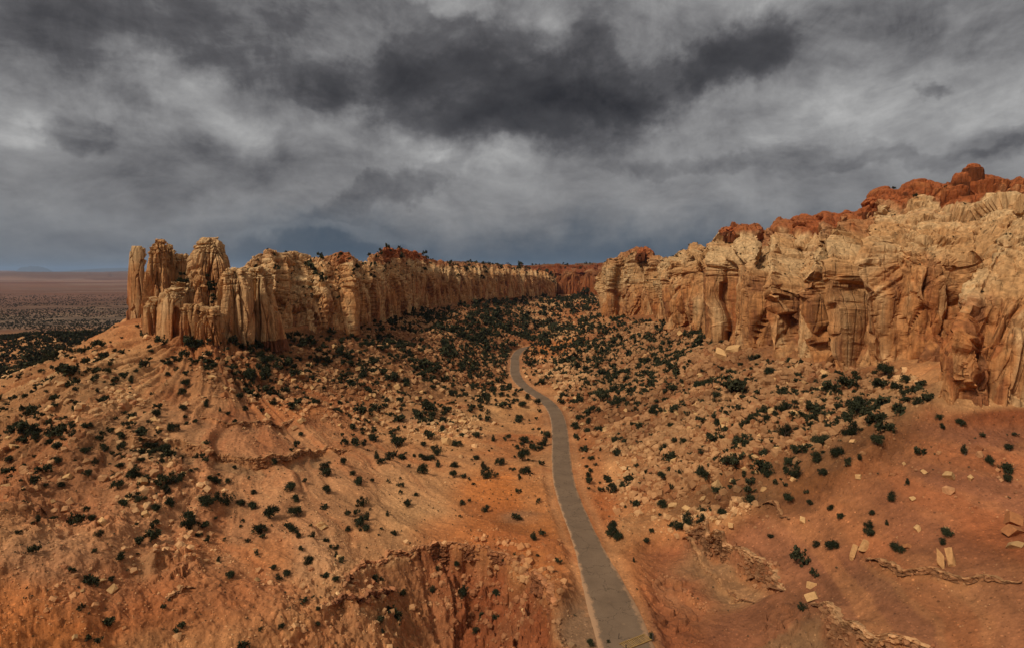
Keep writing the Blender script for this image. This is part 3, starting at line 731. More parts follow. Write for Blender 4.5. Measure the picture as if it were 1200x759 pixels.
Lc = []
for px, b, y1, y2, y3, D in [(279,396,352,335,318,231),(290,394,345,322,306,236),(300,394,345,318,300,241),(315,392,340,313,297,250),(333,391,345,316,300,262),(345,390,350,318,297,270),(370,389,345,319,302,280),(388,388,340,316,299,286),
    (403,388,335,312,296,292),(415,387,330,316,304,305),(428,382,328,317,309,330),(436,379,325,312,301,345),(452,377,326,308,293,375),(470,368,326,307,294,420),(490,362,322,308,298,480),(510,359,320,312,306,530),
    (540,356,321,314,309,580),(580,350,322,315,311,690),(610,346,322,317,314,780),(630,346,324,319,317,840),(641,346,326,322,320,880),(648,347,333,328,324,915),(650,347,338,332,328,1100)]:
    g_ = 1 + (D - 250) / 500.
    Lc.append([(px, b, D), (px, y1, D + 5 * g_), (px, y2, D + 16 * g_), (px, y3, D + 28 * g_)])
capL = [0,0,.2,.3,.1,.1,.1,.4,1,.2,.1,.5,1,1,1,.8,.6,.5,.5,.6,.5,.2,.2]
sheet('cliff', Lc, 1250, 330, 'pale blocky sandstone rim running up canyon behind the rock spires', 1, capL, scale=1.0, amp=.85, pillow=.35, back=60, spur=4.0, lam=26., warm=-.12, tint=(1.12, 1.12, 1.12))
Fc_ = []
for px, b, y1, y2, D in [(590,350,326,313,1090),(630,348,322,312,1060),(660,347,319,312,1040),(690,347,318,311.5,1000),(712,347,317,311,960),(760,350,316,310,930)]:
    Fc_.append([(px, b, D), (px, y1, D + 6), (px, y2, D + 60)])
sheet('far_cliff', Fc_, 420, 110, 'dark red cliff closing the far end of the canyon', 1, [.9]*6, scale=1.7, amp=.9, back=120, warm=.8, tint=(.62, .5, .45), spur=12, lam=70.)
Mc = []
for px, b, y1, D in [(505,316,309,1500),(530,316,306.5,1480),(560,316,308,1500),(590,316,310.5,1520),(618,316,311.5,1500),(640,316,310,1450),(665,316,310,1430),(700,316,308.5,1400),(735,316,307,1400),(790,316,304,1380),(830,316,303,1380)]:
    Mc.append([(px, b, D), (px, (b + y1) / 2, D + 20), (px, y1, D + 60)])
sheet('far_mesa', Mc, 300, 60, 'low dark mesa top on the skyline past the canyon end', 1, [.6]*11, scale=2.0, amp=.5, back=200, warm=.4, tint=(.4, .4, .4))

# ------------------------------------------------------------------ spires: lofted towers of fractured rock
def spire(name, label, px0, px1, ytop, ybase, D, topf=.6, p=1.6, dep=1.0, lean=0, n=3.2, yaw=0, nth=300, nz=170, cap=0.0, amp=.7, dome=.12, warm=0.1, pillow=.3, cat='rock spire', group=None, seed=0, topx=None):
    b = PD((px0 + px1) / 2, ybase, D); t = PD((px0 + px1) / 2 if topx is None else topx, ytop, D)
    hw = (px1 - px0) / 2 * D / F
    z0, z1 = b[2] - (7 if D < 300 and ybase > 300 else 3.5), t[2]
    s = np.linspace(0, 1, nz)
    H = z1 - z0
    zz = z0 + H * np.minimum(s * 1.04, 1)
    rr = 1 + (topf - 1) * s ** p
    cap_ = np.clip((s - (1 - dome)) / dome, 0, 1); rr = rr * np.sqrt(np.clip(1 - cap_ ** 2.4, 0.0003, 1))
    th = np.linspace(0, 2 * np.pi, nth, endpoint=False)
    ct, st_ = np.cos(th), np.sin(th)
    se = (np.abs(ct) ** n + np.abs(st_) ** n) ** (-1 / n)
    lob = 1 + .13 * noise(th * 1.9 + seed, 0 * th, s=200 + seed) * np.sin(th / 2)
    R = se * lob
    cx = b[0] + (t[0] - b[0]) * s; cy = b[1] + hw * dep * .3
    lx = R * ct * hw; ly = R * st_ * hw * dep
    X = cx[:, None] + rr[:, None] * (lx * math.cos(yaw) - ly * math.sin(yaw))[None]; Y = cy + rr[:, None] * (lx * math.sin(yaw) + ly * math.cos(yaw))[None]
    Z = np.repeat(zz[:, None], nth, 1)
    P = np.stack([X, Y, Z], -1)
    nn = np.stack([np.repeat((ct * math.cos(yaw) - st_ * math.sin(yaw))[None], nz, 0), np.repeat((ct * math.sin(yaw) + st_ * math.cos(yaw))[None], nz, 0), np.repeat(cap_[:, None] * .8, nth, 1)], -1)
    wall = np.repeat((1 - .75 * sstep(.62, .95, s))[:, None], nth, 1)
    d, _ = relief(P + seed * 13.7, wall, amp, .95, pillow, .12)
    jt = worley(P[..., 0] / 4.5 + seed * 3.1, P[..., 1] / 4.5, P[..., 2] / 60, s=210); d = d - 1.1 * (hw > 3) * (1 - sstep(0, .09, jt[1] - jt[0])) + .8 * jt[2] * (hw > 3)
    d = np.clip(d, -hw * .55, hw * .35) * np.clip(rr * 2.2, .05, 1)[:, None]
    P = P + nn * d[..., None]
    cm = np.repeat((sstep(.8, .95, s) * cap)[:, None], nth, 1)
    C = rockcolor(P, np.repeat((1 - sstep(.42, .92, s + 0 * s))[:, None], nth, 1) * .95, cm, warm=warm)
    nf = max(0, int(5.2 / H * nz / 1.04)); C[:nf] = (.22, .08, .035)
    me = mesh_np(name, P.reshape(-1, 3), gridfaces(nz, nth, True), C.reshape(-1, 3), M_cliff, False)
    o = link(name, me)
    tag(o, label, cat, group)
    return P
gS = 'rock spires at the end of the left rim'
SP = [
 (153,170,290,383,258,.5,2.0,'slender leftmost rock spire standing a little apart above the plain',dict(dep=1.3)),
 (169,193,280,393,238,.42,1.8,'tall blunt spire with a brown weathered top beside the leftmost one',dict(dep=1.1,dome=.16,topx=183,amp=.75)),
 (184,208,284,392,244,.6,2.6,'broad smooth slab spire joined to the tall blunt one',dict(dep=.9,dome=.2,topx=194)),
 (201,222,297,392,248,.6,2.0,'short dark spire set back between the slab and the great cone',dict()),
 (212,275,278,397,240,.24,2.8,'highest cone shaped spire, split by a crack down its middle',dict(dep=.8, topx=243,dome=.10,amp=.75)),
 (254,290,314,397,224,.6,2.6,'square shouldered block of rock leaning on the right foot of the cone',dict(dep=.9)),
 (224,243,324,398,219,.4,1.2,'small knobbed pinnacle in front of the great cone',dict(dep=1.2)),
 (212,234,357,398,214,.75,2.5,'low orange block at the foot of the spires, dark rock beneath',dict(dep=1.1)),
 (232,258,362,398,213,.6,1.8,'low orange buttress at the foot of the knobbed pinnacle',dict(dep=1.1)),
 (171,192,350,394,226,.7,1.6,'low ribbed buttress in front of the tall blunt spire',dict(dep=1.2)),
 (188,213,340,397,221,.6,1.6,'low ribbed buttress with white rounded top, dark band below it',dict(dep=1.1)),
 (198,226,333,390,230,.55,1.2,'heap of rounded rock between the buttresses and the short dark spire',dict(pillow=1.2)),
 (288,330,314,392,236,.5,1.3,'stout tapering tower with a white knob top right of the bushy gap',dict(dep=1.0, topx=298)),
 (266,290,330,396,229,.55,1.4,'rough orange shoulder between the square block and the bushy gap',dict())]
for i, (a, b, c, d_, D, tf, pw, lab, kw) in enumerate(SP):
    kk = dict(seed=i, nth=260, nz=190, amp=.9); kk.update(kw)
    spire('rock_spire', lab, a, b, c, d_, D, tf, pw, group=gS, **kk)
# outcropping ledges of broken stone
def ledge(P, drop, col, label, seed, hs=1.0):
    P = catmull(P, 3); L_ = np.concatenate([[0], np.cumsum(np.linalg.norm(np.diff(P[:, :2], axis=0), axis=1))]); ns = int(L_[-1] / .16); q = np.linspace(0, L_[-1], ns)
    x = np.interp(q, L_, P[:, 0]); y = np.interp(q, L_, P[:, 1])
    k = np.ones(9) / 9; xs_ = np.convolve(np.pad(x, 4, mode='edge'), k, 'valid'); ys_ = np.convolve(np.pad(y, 4, mode='edge'), k, 'valid')
    tx, ty = np.gradient(xs_), np.gradient(ys_); m = np.hypot(tx, ty) + 1e-9; tx /= m; ty /= m; ux, uy = -ty, tx           # towards the uphill side
    wq = fbm(x / 3, y / 3, s=31, o=3) * .9
    fade = sstep(0, 5, q) * (1 - sstep(L_[-1] - 5, L_[-1], q)); hgt = drop * (.35 + .65 * fade) * (.75 + .4 * noise(q / 5, q * 0, s=seed))
    prof = np.array([(1.6, -.3), (.7, -.02), (.1, .06), (-.25, .03), (-.42, -.25), (-.5, -.55), (-.62, -.85), (-.9, -1.15), (-1.3, -1.6)])
    pv = catmull(prof, 7); nv = len(pv)
    off = (pv[:, 0][None] + .1) * (.42 + .13 * drop) - wq[:, None] ; zt = groundZ(xs_ + ux * (1.3 - wq), ys_ + uy * (1.3 - wq))
    dz = np.where(pv[:, 1] > 0, pv[:, 1] * .8, pv[:, 1] * 1.0)[None] * hgt[:, None] * np.where(pv[:, 1] > 0, .5, 1)[None] * hs
    G = np.stack([xs_[:, None] + ux[:, None] * off, ys_[:, None] + uy[:, None] * off, zt[:, None] + dz * fade[:, None] - (1 - fade[:, None]) * .5], -1)
    a, b, c = G[..., 0], G[..., 1], G[..., 2]
    w1 = worley(a / 1.1, b / 1.1, c / .55, s=seed + 3); w2 = worley(a / .5, b / .5, c / .3, s=seed + 5)
    d = (.34 * w1[2] + .4 * w1[3] - .35 * (1 - sstep(0, .12, w1[1] - w1[0])) + .15 * w2[2] + .15 * w2[3]) * (.42 + .14 * drop)
    G[..., 0] -= ux[:, None] * d; G[..., 1] -= uy[:, None] * d; G[..., 2] += .35 * d
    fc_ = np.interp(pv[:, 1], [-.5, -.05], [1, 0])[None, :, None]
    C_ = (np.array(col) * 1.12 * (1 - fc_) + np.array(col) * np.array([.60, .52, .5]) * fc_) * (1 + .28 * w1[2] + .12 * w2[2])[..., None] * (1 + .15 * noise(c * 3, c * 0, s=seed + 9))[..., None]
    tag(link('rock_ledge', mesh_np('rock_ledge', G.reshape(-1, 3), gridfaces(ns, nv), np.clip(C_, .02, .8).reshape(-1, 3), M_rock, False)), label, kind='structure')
LT = ['long curved ledge crossing the left slope', 'faint short ledge high on the left slope', 'curved ledge under the red patch on the left slope', 'thick broken ledge over the grey brown hollow right of the road', 'thick broken ledge near the bottom, right of the spur', 'thin ledge line across the lower red slope', 'short ledge line at the top of the red slope', 'low inner ledge inside the hollow', 'crumbly ledge beside the road cut', 'red ledge at the far left', 'small straight ledge on the left slope', 'broken red ledge above the lower left rubble', 'small ledge near the lower left', 'red ledge running into the ravine']
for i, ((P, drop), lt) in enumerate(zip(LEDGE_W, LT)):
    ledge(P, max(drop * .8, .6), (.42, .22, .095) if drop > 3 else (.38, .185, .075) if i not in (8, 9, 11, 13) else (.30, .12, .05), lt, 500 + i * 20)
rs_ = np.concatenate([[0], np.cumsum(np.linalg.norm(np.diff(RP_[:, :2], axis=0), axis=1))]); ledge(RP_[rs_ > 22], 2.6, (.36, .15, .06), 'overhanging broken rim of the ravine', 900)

# red hoodoos on the long cliff's crest
HD = [
 (1127,1154,201,220,214,.85,2,'squat red rock pedestal on the highest point of the crest',dict(dome=.2,amp=.25,pillow=.1)),
 (1133,1150,192,203,213,.8,2,'small red balanced boulder capping the highest pedestal',dict(dome=.5,amp=.2,pillow=.1)),
 (1083,1093,211,226,222,.75,2,'small square red hoodoo on the saddle of the crest',dict(dome=.2,amp=.2,pillow=0)),
 (1060,1084,218,232,224,.6,1.5,'lumpy red rock leaning against the small square hoodoo',dict(dome=.6)),
 (1010,1048,231,254,232,.6,2,'wide rounded red knoll on the crest left of the hoodoos',dict(dome=.7)),
 (1172,1192,215,226,215,.6,2,'low red hump on the crest near the balanced boulder',dict(dome=.6)),
 (845,880,266,276,292,.7,2,'flat red cap on the lower knob of the crest',dict(dome=.7)),
 (746,766,291,300,466,.6,2,'small red cap on the farthest knob of the long cliff',dict(dome=.7))]
for i, (a, b, c, d_, D, tf, pw, lab, kw) in enumerate(HD):
    kk = dict(seed=40 + i, nth=130, nz=60, cap=0, amp=.38, warm=.3, pillow=.5); kk.update(kw)
    P = spire('red_hoodoo', lab, a, b, c, d_, D, tf, pw, cat='rock', group='red rocks on the crest of the long cliff', **kk)
for o in list(COL.objects):
    if o.name.startswith('red_hoodoo'):
        ca = o.data.color_attributes['Col']; n_ = len(ca.data); buf = np.empty(n_ * 4, f4); ca.data.foreach_get('color', buf); buf = buf.reshape(-1, 4)
        lum = buf[:, :3].mean(1) / .27; buf[:, 0] = .34 * lum; buf[:, 1] = .095 * lum; buf[:, 2] = .028 * lum
        ca.data.foreach_set('color', buf.ravel())

# ------------------------------------------------------------------ junipers
M_leaf = plain_material('juniper_foliage', (.036, .038, .017), rough=.95, var=.45, scale=1.3, spec=.08)
M_leaf2 = plain_material('scrub_foliage', (.038, .037, .017), rough=.95, var=.5, scale=.5, spec=.05, coord='Object')
M_bark = plain_material('juniper_bark', (.13, .085, .055), rough=.95, var=.3, scale=3, bump=.4)
def crown_np(r, ntuft, nleaf, leaf, squat=.85, lop=.35, low=0.12):
    """leaf-sized triangles gathered in tufts, unit radius, resting on z=0"""
    V = []
    lobes = r.normal(0, .42, (5, 3)) * [1, 1, .4] + [0, 0, .62]; lr = r.uniform(.35, .62, 5)
    for t in range(ntuft):
        l = r.integers(5); d = r.normal(0, 1, 3); d /= np.linalg.norm(d)
        if d[2] < -.5: d[2] *= -.6
        c = lobes[l] + d * lr[l] * r.uniform(.55, 1.05); c[2] = max(c[2] * squat, low)
        q = c + r.normal(0, .10 + .05 * r.random(), (nleaf, 3))
        A = r.normal(0, 1, (nleaf, 3)); A /= np.linalg.norm(A, axis=1)[:, None]
        B = np.cross(A, r.normal(0, 1, (nleaf, 3))); B /= np.linalg.norm(B, axis=1)[:, None]
        s = leaf * r.uniform(.6, 1.3, (nleaf, 1))
        V.append(np.stack([q + A * s, q - A * s * .6 + B * s * .7, q - A * s * .6 - B * s * .7], 1))
    V = np.concatenate(V).reshape(-1, 3); V[:, 2] = np.maximum(V[:, 2], .02)
    m = np.abs(V[:, :2]).max(); V[:, :2] /= m * .92
    return V
def trunk_np(r):
    """a twisted short trunk that forks into limbs"""
    Vs, Fs = [], []
    def limb(p, q, r0, r1, n=4, k=6):
        base = sum(len(v) for v in Vs); P = []
        bend = r.normal(0, .06, 3)
        for i in range(n + 1):
            t = i / n; c = p + (q - p) * t + bend * math.sin(math.pi * t); w = r0 + (r1 - r0) * t
            for j in range(k): P.append(c + np.array([math.cos(j * 2 * math.pi / k), math.sin(j * 2 * math.pi / k), 0]) * w)
        Vs.append(np.array(P)); Fs.append(gridfaces(n + 1, k, True) + base)
    fork = np.array([.05, 0, .28]); limb(np.array([0, 0, -.25]), fork, .11, .085)
    for i in range(4):
        a = i * 1.6 + r.random(); limb(fork, np.array([math.cos(a) * .75, math.sin(a) * .75, .75 + .35 * r.random()]), .05, .012)
    return np.concatenate(Vs), np.concatenate(Fs)
rr_ = np.random.default_rng(3)
CROWNS = []; TRUNKS = []
for i in range(7):
    v = crown_np(rr_, 62, 34, .075, squat=.75 + .3 * rr_.random()); CROWNS.append(mesh_np('crown', v, np.arange(len(v)).reshape(-1, 3), None, M_leaf, False))
    a, b = trunk_np(rr_); TRUNKS.append(mesh_np('trunk', a, b, None, M_bark, True))

J = """43,609,5 22,623,3 10,537,5 40,510,6 68,523,6 65,538,5 83,498,5 88,508,5 102,497,5 57,517,4 72,567,4 100,527,5 103,553,5 122,525,5 113,540,4 138,567,6 143,587,6 156,552,8 174,521,6 193,524,7 213,537,6 202,560,8 200,588,6 182,592,7 195,573,6 167,538,4 163,583,5 243,517,4 231,533,4 254,561,6 267,562,4 225,603,10 223,613,8 242,583,10 265,583,9 253,580,7 282,588,5 295,590,7 298,575,4 316,600,9 303,617,9 290,632,4 243,630,5 233,625,4 341,568,9 348,582,6 348,597,9 342,617,6 348,625,6 367,625,5 353,641,4 382,552,8 380,545,7 383,573,6 382,631,4 395,640,4 393,648,4 203,500,6 182,483,6 213,458,5 215,477,5 218,447,5 243,472,5 257,479,3 267,483,3 280,463,5 288,478,4 292,438,7 313,420,8 313,430,8 323,470,6 370,470,5 353,507,4 323,538,5 275,547,3 135,442,4 155,443,5 115,457,3 123,465,4 80,450,4
140,650,6 130,678,4 270,672,6 257,655,4 325,675,5 320,663,4 337,670,6 362,655,7 393,678,5 107,605,5 117,625,5 97,710,3 330,733,4 372,728,4 372,713,3
402,540,5 420,563,6 425,585,8 430,603,7 422,610,7 430,617,6 407,618,4 437,562,3 413,553,4 463,623,4 453,600,4 478,587,6 488,577,4 457,533,7 465,517,8 437,510,7 427,517,6 440,533,5 470,533,5 485,532,3 495,547,8 495,535,5 504,533,6 513,527,7 512,542,5 507,523,4 497,518,5 532,542,6 532,554,6 558,534,5 572,552,10 567,545,6 586,540,6 613,513,7 607,522,4 612,532,9 616,549,7 608,557,4 637,515,8 641,507,6 629,469,5 617,463,5 612,471,6 608,487,4 607,492,4 577,512,5 558,508,5 520,490,7 517,500,6 502,472,7 530,458,6 570,595,6 627,627,7 535,517,6 541,507,5 675,497,6 678,488,6 688,503,5 690,492,5 703,502,4 727,467,7 717,472,5 690,555,4 687,545,3 693,535,4 698,543,3 703,525,3 730,568,5 718,613,8 718,622,8 723,627,7 743,525,3
512,665,4 507,688,6 543,692,8 535,657,5 472,693,5 582,693,6 557,737,5 448,738,4 463,623,4 757,632,4 763,620,3 777,588,7 692,752,6 713,750,3 762,743,6 742,655,3
823,553,9 799,562,6 786,568,5 776,557,6 839,572,7 898,551,8 933,551,10 927,539,8 965,551,6 959,535,7 979,529,8 963,513,9 920,503,10 919,476,9 883,488,6 898,488,7 839,493,6 862,497,5 821,527,5 807,608,9 821,606,8 793,614,8 847,598,6 882,584,9 973,637,8 1051,639,7 939,709,6 1020,614,6 1018,622,6 1022,600,4 973,592,5 949,588,4 923,580,6 1046,582,6 1062,563,4 985,604,4 902,627,4 957,637,5 1027,515,8 1032,497,6 1006,535,4 996,500,11 1004,476,13 1040,468,6 1075,470,5 1126,495,5 1101,488,4 1103,498,4 1131,527,6 1160,539,5 1183,523,5 1183,547,7 1180,560,5 1109,621,6 1103,633,5 1038,612,3 981,476,5 955,482,6 841,464,8 788,497,6 801,515,6 778,525,6 764,620,3 766,480,7
902,433,8 923,420,5 826,450,6 860,435,5 803,390,4 796,399,4 841,462,6 767,475,7 1008,471,8 1039,436,8 1063,443,7 991,448,7 957,448,5 934,439,5 907,460,5 881,490,6 896,490,6 845,430,4 880,420,5 1030,450,6 1050,452,6 968,440,5
285,405,5 300,400,6 305,412,7 327,408,5 345,398,4 368,400,5 385,396,4 330,425,6 350,418,5 365,440,5 372,420,6 400,410,6 410,425,5 430,400,6 445,395,6 425,440,6 440,420,6 470,400,5 480,415,5 455,440,5 475,445,6 495,440,5 515,430,5 520,400,5 545,415,5 560,440,5 570,400,4 500,385,4""".split()
J = [tuple(map(float, q.split(','))) for q in J]
J = J[:300]
JP = hit(np.array([j[0] for j in J]), np.array([j[1] + j[2] * .8 for j in J]))
ORD = 'first second third fourth fifth sixth seventh eighth ninth tenth eleventh twelfth thirteenth fourteenth'.split()
ZONES = [  # px box, words, single out by order?
 ((540,480,652,640), 'on the red flat left of the road', 1), ((653,460,735,560), 'just right of the road where it straightens', 1), ((680,560,790,660), 'low beside the right edge of the road', 1),
 ((680,740,790,759), 'at the road end by the cattle guard', 1), ((455,640,680,759), 'down in the broken ravine', 1), ((940,575,1070,650), 'on the bare red slope by the leaning slabs', 1),
 ((1070,480,1200,640), 'on the red slope under the great buttress', 1), ((900,650,1000,720), 'on the rocky spur between the two pale ledges', 1), ((895,575,940,650), 'just above the pale ledge', 1),
 ((215,560,320,640), 'in the dark thicket on the bare tan slope', 1), ((335,560,400,660), 'in the dark line down the shallow gully', 1), ((375,540,400,560), 'alone on bare slope right of the gully', 1),
 ((250,640,400,740), 'on the orange patch below the gully', 1), ((0,600,150,720), 'on the broken red ground below the boulders', 1), ((400,540,500,630), 'on the pale slope above the ravine', 1),
 ((225,455,300,500), 'near the curved red ledge', 1), ((225,500,370,560), 'just under the long curved ledge', 1), ((175,440,225,510), 'in the column below the spires', 1),
 ((400,500,560,560), 'in the belt along the foot of the left slope', 0), ((0,490,225,600), 'among boulders on the left slope', 0), ((0,400,300,490), 'high on the left slope below the spires', 0),
 ((300,380,660,500), 'on the talus below the pale left rim', 0), ((740,560,900,620), 'along the low edge of the boulder slope', 1), ((900,490,1070,560), 'in the upper belt beside the bare red slope', 0), ((700,380,1100,560), 'among blocks on the boulder slope', 0), ((0,0,1200,759), 'on the slope', 0)]
def zone_of(x, y):
    x = min(max(x, 1), 1199); y = min(max(y, 1), 758)
    for i, (b, t, o) in enumerate(ZONES):
        if b[0] <= x <= b[2] and b[1] <= y <= b[3]: return i
def labels_for(items, kind, sizes):
    """items (px, py, size px) -> label, group for each"""
    zs = [zone_of(x, y) for x, y, *_ in items]; out = [None] * len(items)
    for z in set(zs):
        idx = sorted([i for i in range(len(items)) if zs[i] == z], key=lambda i: items[i][0]); txt, o = ZONES[z][1], ZONES[z][2]
        for n, i in enumerate(idx):
            big = sizes[0] if items[i][2] >= 7.5 else sizes[1] if items[i][2] >= 5 else sizes[2]
            if o and len(idx) == 1: l = f'lone {big} {kind} {txt}'
            elif o and len(idx) <= 14: l = f'{big} {kind} {txt}, {ORD[n]} from left'
            else: l = f'{big} {kind} {txt}'
            out[i] = (l, f'{kind}s {txt}')
    return out
JL = labels_for(J, 'dark juniper', ('large', 'bushy', 'small'))
for i, ((px, py, r), P, (lab, grp)) in enumerate(zip(J, JP, JL)):
    R = r * math.hypot(P[0], P[1]) / F * 1.2
    e = link('juniper_tree', None, loc=(P[0], P[1], P[2] - .05)); k = i % 7
    e.rotation_euler = (0, 0, random.uniform(0, 6.28)); sz = random.uniform(.85, 1.15)
    e.scale = (R, R * random.uniform(.8, 1.1), R * sz * (1.5 if (px, py) == (1039, 436) else 1))
    tag(e, lab, 'tree', grp)
    link('crown', CROWNS[k], e); link('trunk', TRUNKS[k], e)

# ------------------------------------------------------------------ scrub nobody could count
def inb(px, py, cx, cy, rx, ry): return ((px - cx) / rx) ** 2 + ((py - cy) / ry) ** 2
def field(px, py, base, L_):
    v = np.full(px.shape, base, float)
    for cx, cy, rx, ry, w in L_:
        v = np.maximum(v, w * np.exp(-inb(px, py, cx, cy, rx, ry) ** 1.5)) if w > 0 else v * (1 + w * np.exp(-inb(px, py, cx, cy, rx, ry) ** 1.5))
    return v
def scatter(n, field_, seed, ymax=950, mul=1.0):
    r = np.random.default_rng(seed)
    Y = np.sqrt(r.uniform(55 ** 2, ymax ** 2, n)); U = r.uniform(-1, 1, n); X = U * Y
    Z = groundZ(X, Y); P = np.stack([X, Y, Z], 1); px, py = project(P)
    area = ymax ** 2 - 55 ** 2
    ap = (py > np.interp(px, APX, APY) + 4) & (X > 10)
    dens = mul * field_(px, py) * np.where(ap, .22, 1) * (1 + .8 * fbm(X / 14, Y / 14, s=seed)) * np.clip(1 + 1.1 * streakf(X, Y, seed % 3), .1, 3) * area / n
    dr, _, _, _ = polydist(X, Y, Road[::3])
    cl = np.interp(px, [0, 153, 188, 240, 300, 350, 400, 432, 461, 498, 560, 620, 650, 705, 712, 745, 793, 832, 866, 930, 1006, 1068, 1097, 1135, 1200],
                   [405, 378, 392, 398, 393, 389, 386, 378, 369, 361, 353, 345, 345, 346, 371, 373, 382, 394, 404, 421, 433, 430, 470, 480, 484])
    ok = (r.random(n) < dens) & (dr > 5.5) & (py > cl + 1) & (px > -30) & (px < 1230) & (py < 775)
    return P[ok], px[ok], py[ok]
BF = lambda px, py: field(px, py, .004, [(420,430,120,50,.045),(540,400,110,45,.05),(480,490,80,30,.02),(560,450,60,35,.035),(640,370,50,25,.017),(680,365,40,22,.012),(700,420,60,40,.055),(760,440,90,60,.065),(850,450,90,45,.065),(900,520,120,60,.05),(990,470,90,45,.065),
    (60,430,90,25,.028),(40,500,60,50,.035),(150,420,60,30,.012),(170,540,80,50,.03),(250,420,60,20,.03),(310,430,50,40,.045),(700,530,40,40,.02),(800,600,50,25,.02),(560,690,70,50,.02),(630,520,20,60,.012),(740,540,40,60,.02),(1150,520,60,40,.01),(440,600,50,30,.012),
    (1080,620,130,90,-.85),(1040,730,200,60,-.95),(830,690,90,60,-.95),(320,540,60,30,-.7),(560,610,80,30,-.7),(200,700,140,40,-.7),(250,500,50,20,-.8)])
SP_, spx, spy = scatter(650000, BF, 5, ymax=1180, mul=3.5)
r5 = np.random.default_rng(15)
SMALL = [crown_np(r5, 26, 10, .19) for _ in range(5)]; TINY = [crown_np(r5, 9, 5, .34) for _ in range(5)]
def merged(name, P, R, protos, mat, label):
    Vs = []
    for i, (p, s) in enumerate(zip(P, R)):
        v = protos[i % len(protos)]; a = (i * 2.399) % 6.283; c, sn = math.cos(a), math.sin(a)
        Vs.append(np.stack([v[:, 0] * c - v[:, 1] * sn, v[:, 0] * sn + v[:, 1] * c, v[:, 2] * (.9 + .4 * ((i * 7) % 11) / 11)], 1) * s + p + [0, 0, .12 * s])
    V = np.concatenate(Vs)
    return tag(link(name, mesh_np(name, V, np.arange(len(V)).reshape(-1, 3), None, mat, False)), label, kind='stuff')
dS = np.hypot(SP_[:, 0], SP_[:, 1]); szs = np.exp(r5.normal(-.05, .5, len(SP_)))
Rs = szs * np.interp(dS, [80, 250, 600, 1100], [.55, .92, 1.35, 2.0])
nr_ = dS < 330
merged('scrub', SP_[nr_], Rs[nr_], SMALL, M_leaf2, 'dark scrub scattered between the rocks on the near slopes')
merged('distant_scrub', SP_[~nr_], Rs[~nr_], TINY, M_leaf2, 'dark scrub dotting the far canyon slopes')
# tufts on bare ground
TP, tpx, tpy = scatter(60000, lambda px, py: field(px, py, .05, [(560,600,90,40,.12),(720,560,50,60,.1),(800,540,60,50,.1),(1100,600,150,100,.06),(300,600,200,80,.07)]), 6, ymax=330)
merged('low_tufts', TP, r5.uniform(.10, .30, len(TP)), TINY, plain_material('tuft_foliage', (.075, .06, .03), var=.4), 'tiny dry tufts dotting the bare soil')
# shrubs rooted on cliff ledges
for k, (nm, Q, cm) in enumerate(CLIFF_SPOTS):
    if len(Q) < 50: continue
    px, py = project(Q)
    w = .5 + fbm(Q[:, 0] / 12, Q[:, 1] / 12, Q[:, 2] / 8, s=300)
    n_ = (800, 50, 480, 25, 110)[k]
    if k == 2: w = w + 1.2 * ((px < 480) & (py > 310))
    if k == 0: w = w * (1 + .8 * (px < 800)) * (1 - .6 * cm)
    w = np.clip(w, .01, None); w /= w.sum()
    ii = r5.choice(len(Q), n_, p=w); d_ = np.hypot(Q[ii, 0], Q[ii, 1])
    R_ = np.exp(r5.normal(0, .45, n_)) * (.36 if k < 2 else 1.0) * np.interp(d_, [150, 400, 1400], [.8, 1.1, 2.6])
    merged('ledge_scrub', Q[ii], R_, SMALL if k < 2 else TINY, M_leaf2, ['dark shrubs rooted on ledges of the long right cliff', 'few dark shrubs rooted on the great buttress', 'dark shrubs rooted on ledges of the pale left rim', 'dark scrub on top of the far red cliff', 'dark scrub along the skyline mesa'][k])
GP = []
for cx, cy, rx, ry, D0, n_ in [(277,372,9,26,234,60),(245,336,9,7,232,14),(214,332,8,6,234,16),(252,352,5,6,222,8)]:
    a = r5.normal(0, .5, (n_, 2)); GP.append(PD(cx + a[:, 0] * rx, cy + a[:, 1] * ry, D0 + r5.uniform(-3, 3, n_)))
GP = np.concatenate(GP)
merged('gap_scrub', GP, r5.uniform(.7, 1.5, len(GP)), SMALL, M_leaf2, 'dark shrubs filling the clefts between the rock spires')
# scrub on the plain far below
r6 = np.random.default_rng(16)
Yq = np.exp(r6.uniform(math.log(430), math.log(2600), 22000)); Uq = r6.uniform(-1, -.5, 22000); Xq = Uq * Yq
kp = (fbm(Xq / 130, Yq / 130, s=84) > -.35) & (r6.random(22000) < np.clip(1.4 - Yq / 2800, .1, 1)); PQ = np.stack([Xq, Yq, groundZ(Xq, Yq)], 1)[kp]
merged('plain_scrub', PQ, r6.uniform(.9, 2.4, len(PQ)), TINY, M_leaf2, 'dark scrub covering the plain far below the spires')

# ------------------------------------------------------------------ boulders
import bmesh
def ico(sub):
    bm = bmesh.new(); bmesh.ops.create_icosphere(bm, subdivisions=sub, radius=1)
    v = np.array([q.co[:] for q in bm.verts]); f = np.array([[w.index for w in q.verts] for q in bm.faces]); bm.free(); return v, f
def rock_np(r, sub, planes=9, jit=.05):
    v, f = ico(sub); v = v * 1.5
    N_ = []
    q = np.linalg.qr(r.normal(0, 1, (3, 3)))[0]
    for s_ in range(3):
        N_ += [(q[s_], r.uniform(.6, .9)), (-q[s_], r.uniform(.6, .9))]
    for _ in range(planes - 6):
        n = r.normal(0, 1, 3); n /= np.linalg.norm(n); N_.append((n, r.uniform(.75, 1.0)))
    for n, d in N_:
        h = v @ n - d; v = v - np.clip(h, 0, None)[:, None] * n
    v = v + r.normal(0, jit, v.shape) * .5
    v = v * (1, r.uniform(.65, 1), r.uniform(.6, .95))
    return v / np.abs(v).max(), f
r7 = np.random.default_rng(21)
RK = []
